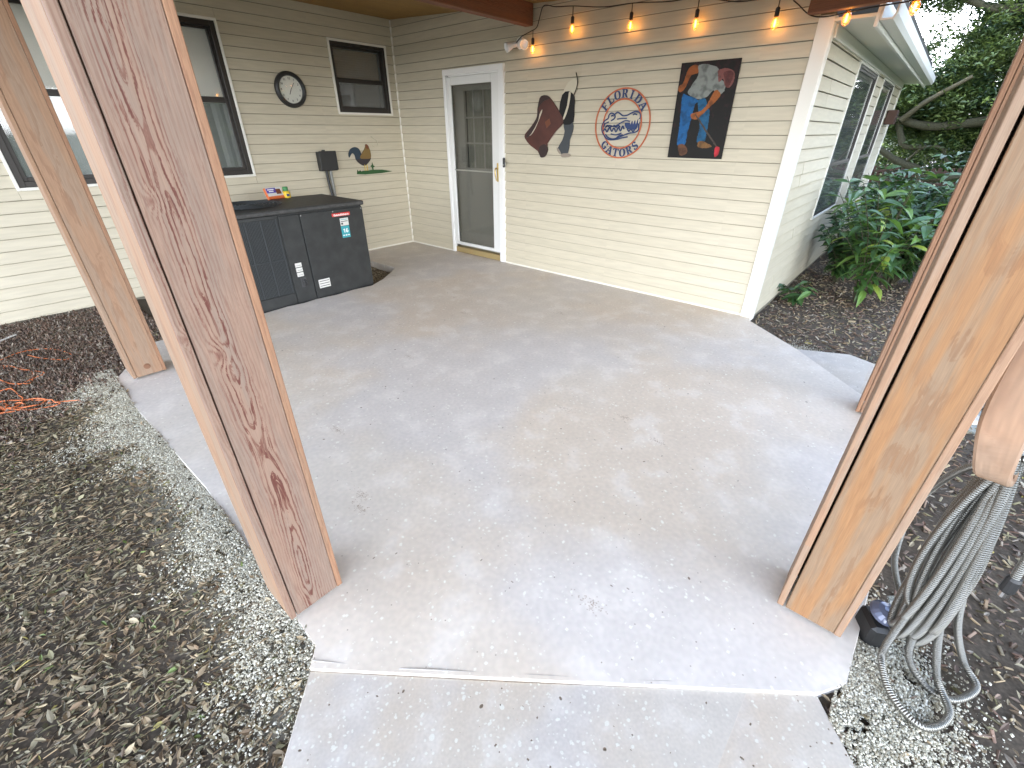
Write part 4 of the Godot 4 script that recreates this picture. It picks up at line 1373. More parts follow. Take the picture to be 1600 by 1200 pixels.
func painting_tex() -> ImageTexture:
	var w := 192
	var h := 288
	var im := Image.create(w, h, false, Image.FORMAT_RGB8)
	var nz := noise_bytes(w, h, 17, 0.03, 4)
	var n2 := noise_bytes(w, h, 19, 0.12, 3)
	var shapes := [
		[Color(0.55, 0.30, 0.13), [V(0.18, 0.03), V(0.31, 0.04), V(0.32, 0.11), V(0.21, 0.12), V(0.16, 0.21), V(0.11, 0.27), V(0.06, 0.29), V(0.01, 0.27), V(0.015, 0.23), V(0.08, 0.20), V(0.12, 0.09)]],
		[Color(0.08, 0.34, 0.55), [V(0.11, 0.31), V(0.21, 0.33), V(0.41, 0.38), V(0.36, 0.43), V(0.34, 0.56), V(0.31, 0.72), V(0.30, 0.85), V(0.15, 0.86), V(0.14, 0.68), V(0.11, 0.43)]],
		[Color(0.09, 0.33, 0.48), [V(0.41, 0.38), V(0.54, 0.37), V(0.59, 0.46), V(0.64, 0.49), V(0.66, 0.62), V(0.66, 0.74), V(0.65, 0.82), V(0.51, 0.82), V(0.52, 0.68), V(0.48, 0.58), V(0.44, 0.49)]],
		[Color(0.50, 0.52, 0.50), [V(0.31, 0.03), V(0.53, 0.04), V(0.66, 0.08), V(0.71, 0.17), V(0.81, 0.22), V(0.83, 0.30), V(0.74, 0.34), V(0.64, 0.29), V(0.55, 0.35), V(0.40, 0.37), V(0.20, 0.31), V(0.24, 0.23), V(0.33, 0.13)]],
		[Color(0.47, 0.28, 0.26), [V(0.66, 0.10), V(0.76, 0.08), V(0.89, 0.10), V(0.95, 0.15), V(0.95, 0.22), V(0.90, 0.27), V(0.82, 0.25), V(0.77, 0.18), V(0.71, 0.21), V(0.68, 0.16)]],
		[Color(0.36, 0.19, 0.18), [V(0.76, 0.12), V(0.88, 0.11), V(0.93, 0.16), V(0.90, 0.25), V(0.84, 0.26), V(0.80, 0.19)]],
		[Color(0.58, 0.33, 0.15), [V(0.67, 0.29), V(0.78, 0.34), V(0.66, 0.44), V(0.54, 0.52), V(0.44, 0.58), V(0.34, 0.57), V(0.32, 0.52), V(0.44, 0.50), V(0.56, 0.45)]],
		[Color(0.40, 0.26, 0.17), [V(0.17, 0.86), V(0.28, 0.85), V(0.37, 0.92), V(0.33, 0.97), V(0.23, 0.97)]],
		[Color(0.47, 0.33, 0.18), [V(0.54, 0.82), V(0.65, 0.82), V(0.79, 0.86), V(0.75, 0.885), V(0.56, 0.885)]],
		[Color(0.28, 0.24, 0.21), [V(0.44, 0.57), V(0.46, 0.56), V(0.90, 0.87), V(0.885, 0.88)]],
		[Color(0.72, 0.16, 0.20), [V(0.86, 0.89), V(0.89, 0.87), V(0.945, 0.885), V(0.94, 0.96), V(0.88, 0.98)]]]
	var polys := []
	for s in shapes:
		var p := PackedVector2Array(s[1])
		polys.append([s[0], soft(p, 3), p])
	for y in h:
		for x in w:
			var i := y * w + x
			var a := nz[i] / 255.0
			var b := n2[i] / 255.0
			var uv := V((x + 0.5) / w, (y + 0.5) / h) + V(b - 0.5, a - 0.5) * 0.012
			var col := Color(0.075, 0.07, 0.06).lerp(Color(0.15, 0.08, 0.085), smoothstep(0.45, 0.75, a + (0.25 - uv.y) * 0.5))
			for s in polys:
				if Geometry2D.is_point_in_polygon(uv, s[1]):
					col = s[0].lerp(s[0].darkened(0.35), smoothstep(0.42, 0.85, a) * 0.8).lerp(s[0].lightened(0.2), smoothstep(0.5, 0.9, b) * 0.3)
			im.set_pixel(x, y, col)
	return ImageTexture.create_from_image(im)

func build_unit() -> void:
	var u := thing("air_conditioner", "big dark grey packaged air conditioner standing on the ground by the wall", "air conditioner", Vector3(1.02, -0.08, 2.29))
	var P := func(x, y, z): return Vector3(x - 1.02, y + 0.08, z - 2.29)
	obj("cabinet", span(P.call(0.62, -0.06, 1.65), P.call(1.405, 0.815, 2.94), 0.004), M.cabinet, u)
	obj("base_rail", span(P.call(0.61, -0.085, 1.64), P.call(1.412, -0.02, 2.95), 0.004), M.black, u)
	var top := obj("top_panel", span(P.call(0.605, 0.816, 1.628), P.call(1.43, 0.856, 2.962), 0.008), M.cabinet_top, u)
	obj("access_panel", span(P.call(1.406, 0.0, 1.65), P.call(1.421, 0.80, 2.302), 0.004), M.cabinet, u)
	obj("access_panel", span(P.call(1.406, 0.0, 2.312), P.call(1.419, 0.80, 2.50), 0.004), M.cabinet, u)
	obj("access_panel", span(P.call(1.406, 0.0, 2.508), P.call(1.417, 0.105, 2.935), 0.004), M.cabinet, u)
	obj("access_panel", span(P.call(1.406, 0.785, 2.508), P.call(1.417, 0.812, 2.935), 0.002), M.cabinet, u)
	obj("side_panel", span(P.call(0.66, 0.0, 1.634), P.call(1.37, 0.80, 1.65), 0.004), M.cabinet, u)
	for z in [1.66, 1.97, 2.29]:
		var sc := sb()
		lathe(sc, [V(0.0, 0.004), V(0.006, 0.003), V(0.007, 0.0)], 8, P.call(1.4215 if z < 2.3 else 1.4195, 0.785, z + 0.006), Basis(Vector3(0, 0, 1), -PI / 2))
		obj("screw", sc, M.grey_pipe, u)
	var g := obj("coil", span(P.call(1.4055, 0.106, 2.51), P.call(1.409, 0.784, 2.93)), M.coil, u)
	for k in 4:
		obj("guard_bar", bx(P.call(1.414, 0.445, 2.525 + k * 0.132), Vector3(0.008, 0.676, 0.010), 0.002), M.wire, g)
	for y in [0.43]:
		obj("guard_bar", bx(P.call(1.4185, y, 2.72), Vector3(0.006, 0.010, 0.41), 0.002), M.wire, g)
	var st := sb()
	for k in 34:
		box(st, P.call(1.412, 0.445, 2.516 + k * 0.0122), Vector3(0.003, 0.674, 0.0022))
	var gw := obj("guard_wires", st, M.wire, g)
	gw.set_meta("kind", "stuff")
	# fan opening in the top with a wire guard
	st = sb()
	var fc: Vector3 = P.call(0.99, 0.857, 2.57)
	lathe(st, [V(0.0, 0.0015), V(0.285, 0.0015)], 40, fc)
	obj("fan_opening", st, M.coil, u)
	st = sb()
	for k in 9:
		lathe(st, [V(0.03 + k * 0.032, 0.012), V(0.034 + k * 0.032, 0.016), V(0.038 + k * 0.032, 0.012)], 36, fc)
	for k in 6:
		box(st, fc + Vector3(0, 0.010, 0), Vector3(0.58, 0.005, 0.007), 0.0, Basis(Vector3.UP, k * PI / 6))
	var fg := obj("fan_guard", st, M.wire, u)
	fg.set_meta("kind", "stuff")
	# badge and stickers
	obj("badge", span(P.call(1.4212, 0.737, 1.800), P.call(1.426, 0.768, 1.992), 0.002), M.red, u)
	var bt := letters(u, "Goodman", 0.035, 0.0015, M.white, Transform3D(Basis(Vector3.UP, PI / 2), P.call(1.4268, 0.7505, 1.896)), "badge_lettering", "Droid Sans")
	bt.scale = Vector3(1.0, 0.75, 1.0)
	var s1 := obj("sticker", span(P.call(1.4212, 0.645, 1.828), P.call(1.4225, 0.715, 1.917)), M.paper, u)
	obj("print", span(P.call(1.4227, 0.682, 1.836), P.call(1.4231, 0.688, 1.91)), M.ink, s1)
	obj("print", span(P.call(1.4227, 0.700, 1.842), P.call(1.4231, 0.705, 1.91)), M.teal, s1)
	obj("print", span(P.call(1.4227, 0.655, 1.890), P.call(1.4231, 0.673, 1.91)), M.ink, s1)
	var s2 := obj("sticker", span(P.call(1.4212, 0.530, 1.830), P.call(1.4225, 0.641, 1.919)), M.teal, u)
	letters(s2, "16", 0.052, 0.0006, M.white, Transform3D(Basis(Vector3.UP, PI / 2), P.call(1.4229, 0.596, 1.874)), "print", "Droid Sans")
	for k in 3:
		obj("print", span(P.call(1.4227, 0.548, 1.838 + k * 0.027), P.call(1.4231, 0.558, 1.856 + k * 0.027)), M.white, s2)
	for k in 3:
		var pl := obj("label_plate", span(P.call(1.4192, 0.337 - k * 0.045, 2.39), P.call(1.4205, 0.375 - k * 0.045, 2.452)), M.paper, u)
		obj("print", span(P.call(1.4207, 0.350 - k * 0.045, 2.398), P.call(1.4209, 0.354 - k * 0.045, 2.44)), M.grey_pipe, pl)
	var np := obj("rating_plate", span(P.call(1.4212, 0.092, 2.143), P.call(1.4225, 0.175, 2.261)), M.paper, u)
	for k in 3:
		obj("print", span(P.call(1.4227, 0.107 + k * 0.024, 2.15), P.call(1.4231, 0.113 + k * 0.024, 2.253)), M.ink, np)
	st = sb()
	box(st, P.call(1.4195, 0.188, 2.402), Vector3(0.004, 0.09, 0.056), 0.001)
	tube(st, smooth([P.call(1.42, 0.215, 2.415), P.call(1.445, 0.20, 2.41), P.call(1.44, 0.17, 2.405), P.call(1.424, 0.15, 2.395)], 4), 0.007)
	tube(st, smooth([P.call(1.42, 0.21, 2.39), P.call(1.44, 0.195, 2.388), P.call(1.435, 0.165, 2.383), P.call(1.423, 0.147, 2.385)], 4), 0.006)
	obj("service_valves", st, M.ink, u)
	# things left on the lid
	var b := thing("bait_box", "orange and purple cardboard packet lying on the air conditioner lid", "box", Vector3(0.665, 0.857, 2.17), 0.18)
	var bs := Basis(Vector3(0, 0, 1), 0.42)
	st = sb()
	box(st, Vector3(0, 0.052, 0), Vector3(0.036, 0.112, 0.175), 0.002, bs)
	obj("carton", st, M.orange_box, b)
	for q in [[0.012, 0.0, 0.085, 0.168, M.paper, 0.0188], [0.024, 0.030, 0.048, 0.105, M.purple, 0.0194], [0.010, -0.045, 0.05, 0.055, M.comb, 0.0195]]:
		st = sb()
		box(st, Vector3(0, 0.052, 0) + bs * Vector3(q[5], q[0], q[1]), Vector3(0.0012, q[2], q[3]), 0.0, bs)
		obj("printed_panel", st, q[4], b)
	for k in 2:
		st = sb()
		box(st, Vector3(0, 0.052, 0) + bs * Vector3(0.0204, 0.033 - k * 0.017, 0.034), Vector3(0.0008, 0.010, 0.07 - 0.02 * k), 0.0, bs)
		obj("print", st, M.white, b)
	var bo := thing("plant_food_bottle", "small yellow bottle with green cap beside the packet", "bottle", Vector3(0.66, 0.857, 2.045))
	st = sb()
	lathe(st, [V(0.0, 0.0), V(0.036, 0.001), V(0.04, 0.01), V(0.04, 0.052), V(0.028, 0.066), V(0.0, 0.068)], 18)
	obj("bottle_body", st, M.yellow, bo)
	st = sb()
	lathe(st, [V(0.024, 0.066), V(0.026, 0.068), V(0.026, 0.100), V(0.022, 0.106), V(0.0, 0.107)], 16)
	obj("cap", st, M.green, bo)
	st = sb()
	box(st, Vector3(0.0395, 0.03, 0.0), Vector3(0.002, 0.022, 0.03), 0.0)
	obj("label_print", st, M.sky_blue_paint, bo)

func build_lights() -> void:
	var s := thing("string_lights", "string of amber filament bulbs hung along the door wall between the beams", "string lights", Vector3(0, 0, 0))
	var z := 0.075
	var run := [V(2.12, 2.23), V(2.20, 2.275), V(2.30, 2.30), V(2.38, 2.325), V(2.415, 2.40), V(2.46, 2.475), V(2.60, 2.45), V(2.80, 2.43), V(3.11, 2.385), V(3.39, 2.375), V(3.69, 2.345), V(3.95, 2.335), V(4.23, 2.275), V(4.53, 2.265), V(4.62, 2.22), V(4.72, 2.145), V(4.82, 2.118), V(4.97, 2.118), V(5.12, 2.12), V(5.31, 2.115), V(5.6, 2.11)]
	var pts := []
	for p in run:
		pts.append(Vector3(p.x, p.y, z + (0.0 if p.x < 4.75 else (p.x - 4.75) * 0.33)))
	var st := sb()
	tube(st, smooth(pts, 5), 0.0042, 0.0042, 6)
	obj("cord", st, M.wire_black, s)
	var d := [[V(2.335, 2.305), 0.145], [V(2.79, 2.43), 0.160], [V(3.38, 2.375), 0.145], [V(3.94, 2.335), 0.155], [V(4.515, 2.265), 0.145], [V(4.96, 2.118), 0.03], [V(5.31, 2.113), 0.03]]
	for q in d:
		var p: Vector2 = q[0]
		var c := Vector3(p.x, p.y - q[1], z + (0.0 if p.x < 4.75 else (p.x - 4.75) * 0.33))
		st = sb()
		lathe(st, [V(0.0, -0.040), V(0.012, -0.037), V(0.022, -0.022), V(0.0245, -0.004), V(0.021, 0.018), V(0.013, 0.036), V(0.012, 0.040)], 16)
		var b := put("bulb", st.commit(), M.bulb, s, c)
		st = sb()
		lathe(st, [V(0.0125, 0.036), V(0.015, 0.040), V(0.015, 0.082), V(0.009, 0.090), V(0.0, 0.091)], 12)
		tube(st, [Vector3(0, 0.085, 0), Vector3(0, q[1] + 0.004, 0)] if q[1] > 0.1 else [Vector3(0, 0.08, 0), Vector3(0, 0.10, 0)], 0.0036, 0.0036, 6)
		obj("socket", st, M.wire_black, b)
		st = sb()
		lathe(st, [V(0.0, -0.024), V(0.006, -0.018), V(0.0075, 0.0), V(0.006, 0.02), V(0.0, 0.026)], 10)
		obj("filament", st, M.filament, b)
		var l := OmniLight3D.new()
		l.name = numbered("bulb_light", self)
		l.position = c
		l.light_color = Color(1.0, 0.66, 0.28)
		l.light_energy = 0.0055
		l.light_size = 0.012
		l.omni_range = 12.0
		l.omni_attenuation = 2.0
		l.shadow_enabled = true
		add_child(l)

func build_hose() -> void:
	var hk := thing("hose_hanger", "curved tan wooden hanger on the side of the orange post", "hose hanger", Vector3(6.03, 0.9, 2.86))
	var path := smooth([Vector3(6.028, 1.60, 2.80), Vector3(6.030, 1.25, 2.825), Vector3(6.030, 1.0, 2.85), Vector3(6.035, 0.88, 2.872), Vector3(6.048, 0.80, 2.885), Vector3(6.066, 0.735, 2.878), Vector3(6.085, 0.712, 2.845), Vector3(6.098, 0.725, 2.80), Vector3(6.105, 0.765, 2.77)], 6)
	var st := sb()
	var n := path.size()
	var rows := []
	for i in n:
		var t: Vector3 = (path[mini(i + 1, n - 1)] - path[maxi(i - 1, 0)]).normalized()
		var w := Vector3(1, 0, 0.08)
		w = (w - t * w.dot(t)).normalized()
		var d := t.cross(w).normalized()
		var f := float(i) / n
		var hw := lerpf(0.043, 0.031, smoothstep(0.35, 0.7, f)) * (1.0 - 0.5 * smoothstep(0.7, 1.0, f))
		var c: Vector3 = path[i] - Vector3(6.03, 0.9, 2.86)
		rows.append([[c - w * hw - d * 0.006, c - w * (hw - 0.006) - d * 0.011, c + w * (hw - 0.006) - d * 0.011, c + w * hw - d * 0.006, c + w * hw + d * 0.006, c + w * (hw - 0.006) + d * 0.011, c - w * (hw - 0.006) + d * 0.011, c - w * hw + d * 0.006], [-w - d * 0.3, -d, w - d * 0.3, w, w + d * 0.3, d, -w + d * 0.3, -w]])
	for i in n - 1:
		for k in 8:
			var k2 := (k + 1) % 8
			quad(st, rows[i][0][k], rows[i + 1][0][k], rows[i + 1][0][k2], rows[i][0][k2], rows[i][1][k], V(k * 0.012, i * 0.02), V(k * 0.012, i * 0.02 + 0.02), V(k * 0.012 + 0.012, i * 0.02 + 0.02), V(k * 0.012 + 0.012, i * 0.02))
	for k in range(1, 7):
		tri(st, rows[n - 1][0][0], rows[n - 1][0][k], rows[n - 1][0][k + 1], Vector3.UP)
	obj("curved_board", st, M.wood_tan, hk)
	var h := thing("garden_hose", "long corrugated steel hose hanging in loops from the curved hanger", "hose", Vector3(6.1, 0, 2.8))
	var o := Vector3(6.1, 0, 2.8)
	for k in 9:
		var f := k / 8.0
		var tp := Vector3(6.088 + 0.022 * f + rng.randf_range(-0.008, 0.008), 0.735 + 0.018 * (k % 3), 2.80 + 0.012 * (k % 4) - 0.02)
		var lo := rng.randf_range(0.06, 0.30)
		var w := rng.randf_range(0.016, 0.066)
		var side := Vector3(0.8, 0, 0.6).rotated(Vector3.UP, rng.randf_range(-0.7, 0.7))
		var lean := Vector3(rng.randf_range(-0.02, 0.05), 0, rng.randf_range(0.0, 0.07))
		var loop := []
		for i in 24:
			var a := TAU * i / 24.0
			var dn := (1.0 - cos(a)) * 0.5
			loop.append(tp + Vector3.DOWN * (tp.y - lo) * dn + side * w * sin(a) * pow(maxf(sin(a * 0.5), 0.0), 0.6) + lean * dn - o)
		st = sb()
		tube(st, smooth(loop, 3, true), 0.0106, 0.0106, 9)
		obj("hose_loop", st, M.steel, h)
	# two slack loops that reach the ground
	for q in [[Vector3(6.10, 0.30, 2.84), Vector3(6.085, 0.06, 2.89), Vector3(6.09, 0.03, 2.955), Vector3(6.13, 0.014, 3.03), Vector3(6.20, 0.010, 3.06), Vector3(6.255, 0.008, 2.97), Vector3(6.22, 0.02, 2.86), Vector3(6.16, 0.22, 2.83), Vector3(6.12, 0.45, 2.81)], [Vector3(6.13, 0.32, 2.83), Vector3(6.14, 0.06, 2.86), Vector3(6.20, -0.006, 2.90), Vector3(6.27, -0.018, 2.89), Vector3(6.325, -0.016, 2.80), Vector3(6.29, 0.0, 2.74), Vector3(6.22, 0.15, 2.76), Vector3(6.16, 0.38, 2.79)], [Vector3(6.085, 0.74, 2.79), Vector3(6.14, 0.765, 2.815), Vector3(6.185, 0.70, 2.845), Vector3(6.205, 0.58, 2.86), Vector3(6.215, 0.46, 2.86)], [Vector3(6.09, 0.74, 2.80), Vector3(6.04, 0.62, 2.72), Vector3(6.02, 0.40, 2.62), Vector3(6.05, 0.16, 2.60), Vector3(6.12, 0.02, 2.62)]]:
		st = sb()
		tube(st, smooth(q.map(func(p): return p - o), 7), 0.0100, 0.0100, 9)
		obj("hose_loop", st, M.steel, h)
	for q in [[Vector3(6.2165, 0.462, 2.86), Vector3(0.02, -1, 0.05)], [Vector3(6.115, 0.035, 2.62), Vector3(0.6, -0.5, 0.2)]]:
		st = sb()
		var dn: Vector3 = q[1].normalized()
		var bs := Basis(dn.cross(Vector3.BACK).normalized(), dn, Vector3.BACK)
		lathe(st, [V(0.0, 0.0), V(0.012, 0.0), V(0.0155, 0.008), V(0.0155, 0.045), V(0.013, 0.05)], 14, q[0] - o, bs)
		var e := obj("coupling", st, M.black, h)
		st = sb()
		lathe(st, [V(0.0125, 0.05), V(0.0125, 0.066), V(0.010, 0.066), V(0.009, 0.052), V(0.0, 0.052)], 14, q[0] - o, bs)
		obj("thread", st, M.chrome, e)
	# solar stake lamp lying by the post foot
	var sl := thing("solar_lamp", "black solar garden lamp with a bluish dome lying behind the orange post foot", "garden lamp", Vector3(6.06, -0.05, 2.78), 0.5)
	obj("housing", bx(Vector3(-0.02, 0.06, 0.02), Vector3(0.06, 0.11, 0.10), 0.012), M.black, sl)
	st = sb()
	lathe(st, [V(0.052, 0.0), V(0.050, 0.012), V(0.036, 0.030), V(0.018, 0.038), V(0.0, 0.040)], 20, Vector3(-0.005, 0.128, 0.01), Basis.from_euler(Vector3(0.3, 0, -0.2)).scaled(Vector3.ONE * 0.8))
	obj("solar_dome", st, M.solar, sl)
	st = sb()
	lathe(st, [V(0.030, 0.0), V(0.034, 0.05), V(0.040, 0.085), V(0.038, 0.085), V(0.028, 0.003)], 18, Vector3(0.06, 0.09, -0.06), Basis.from_euler(Vector3(0.5, 0, -1.1)))
	obj("lens", st, M.clear, sl)

func build_yard() -> void:
	# orange cord dropped on the left bed
	var c := thing("extension_cord", "tangled orange cord dropped on the mulch by the left wall", "cord", Vector3(1.5, 0, 4.5))
	var r := RandomNumberGenerator.new()
	r.seed = 9
	var o := Vector3(1.5, 0, 4.5)
	var G := func(x: float, z: float, up: float) -> Vector3: return Vector3(x, gh(x, z) + 0.012 + up, z) - o
	for q in [[V(1.70, 4.66), 0.13, 0.07, 0.4], [V(1.78, 4.56), 0.20, 0.06, 0.9], [V(1.85, 4.50), 0.22, 0.05, 0.7], [V(1.66, 4.60), 0.16, 0.09, 0.2], [V(1.80, 4.62), 0.14, 0.05, 1.1], [V(1.25, 4.52), 0.24, 0.08, 0.3]]:
		var pts := []
		for i in 14:
			var a := TAU * i / 14.0
			var p: Vector2 = q[0] + V(cos(a) * q[1], sin(a) * q[2]).rotated(-q[3]) * r.randf_range(0.85, 1.15)
			pts.append(G.call(p.x, p.y, r.randf_range(0.0, 0.02)))
		var st := sb()
		tube(st, smooth(pts, 4, true), 0.0038, 0.0038, 6)
		obj("cord_loop", st, M.cord_orange, c)
	for q in [[V(1.55, 4.62), V(1.45, 4.45), V(1.40, 4.36), V(1.25, 4.42), V(1.05, 4.52), V(0.95, 4.60)], [V(0.95, 4.62), V(0.80, 4.44), V(0.85, 4.28), V(1.10, 4.18), V(1.22, 4.22), V(1.05, 4.34), V(0.9, 4.40)], [V(2.09, 4.27), V(1.95, 4.38), V(1.86, 4.50), V(1.80, 4.62), V(1.72, 4.75)]]:
		var pts := []
		for p in q:
			pts.append(G.call(p.x, p.y, r.randf_range(0.0, 0.012)))
		var st := sb()
		tube(st, smooth(pts, 6), 0.0038, 0.0038, 6)
		obj("cord_strand", st, M.cord_orange, c)
	var s := thing("white_stake", "thin white plastic stake lying on the mulch by the wall", "stake", Vector3(0.5, 0.0, 4.5))
	var st := sb()
	tube(st, [Vector3(-0.09, 0.0, -0.09), Vector3(0.0, 0.004, 0.0), Vector3(0.14, 0.006, 0.09)], 0.006, 0.006, 6)
	obj("rod", st, M.white, s)
	# picket fence across the far garden
	var f := thing("picket_fence", "low brown picket fence across the far garden under the oak", "fence", Vector3(4.5, -0.1, -14.5))
	for k in 2:
		obj("rail", bx(Vector3(0, 0.22 + k * 0.30, 0.03), Vector3(7.0, 0.07, 0.04), 0.003), M.fence, f)
	var pm := bx(Vector3(0, 0.33, 0), Vector3(0.085, 0.66, 0.02), 0.004).commit()
	for k in 50:
		put("picket", pm, M.fence, f, Vector3(-3.43 + k * 0.14, rng.randf_range(-0.01, 0.01), 0))

func broad_shrub(called: String, label: String, base: Vector3, h: float, wid: float, stems: int, per: int, big: float, seed_: int, parts: bool) -> void:
	var t := thing(called, label, "shrub", base, 0.0, "leafy shrubs along the right wall")
	var r := RandomNumberGenerator.new()
	r.seed = seed_
	var shapes := [leaf_mesh(0.15 * big, 0.052 * big, 0.35, 0.35), leaf_mesh(0.12 * big, 0.048 * big, 0.25, 0.2), leaf_mesh(0.17 * big, 0.05 * big, 0.4, 0.55)]
	var where := []
	var tints := []
	var st := sb()
	for s in stems:
		var a := TAU * s / stems + r.randf() * 0.8
		var rad := wid * pow(r.randf_range(0.15, 1.0), 0.7)
		var tip := Vector3(cos(a) * rad, h * r.randf_range(0.55, 1.0) * (1.0 - 0.35 * rad / wid), sin(a) * rad)
		var mid := Vector3(tip.x * 0.35, tip.y * 0.55, tip.z * 0.35)
		var path := smooth([Vector3(tip.x * 0.06, 0, tip.z * 0.06), mid, tip], 6)
		tube(st, path, 0.006 * big, 0.002, 5)
		for l in per:
			var f := 0.25 + 0.75 * pow((l + r.randf()) / per, 0.75)
			var p: Vector3 = path[mini(int(f * (path.size() - 1)), path.size() - 1)]
			var yaw := l * 2.4 + r.randf() * 0.7
			var pitch := r.randf_range(-0.15, 0.5) - f * 0.35
			where.append(Transform3D(Basis.from_euler(Vector3(pitch, yaw, r.randfn(0, 0.25))).scaled(Vector3.ONE * r.randf_range(0.65, 1.2)), p))
			tints.append(r.randf())
	obj("stems", st, M.bark, t)
	if parts:
		var green := []
		for k in 5:
			var m: StandardMaterial3D = M.leaf.duplicate()
			m.vertex_color_use_as_albedo = false
			m.albedo_color = [lin(0.034, 0.085, 0.022), lin(0.060, 0.135, 0.032), lin(0.11, 0.20, 0.04), lin(0.23, 0.30, 0.05), lin(0.045, 0.105, 0.04)][k]
			green.append(m)
		for i in where.size():
			var g := 3 if tints[i] > 0.93 else 2 if tints[i] > 0.75 else int(tints[i] * 2.6)
			var o := put("leaf", shapes[i % 3], green[4 if g == 1 and i % 2 else g], t)
			o.transform = where[i]
	else:
		var cols := []
		for x in tints:
			cols.append(Color(0.026, 0.066, 0.02).lerp(Color(0.10, 0.19, 0.045), pow(x, 2.2)))
		scatter("foliage", shapes[0], M.leaf, where, cols, t)

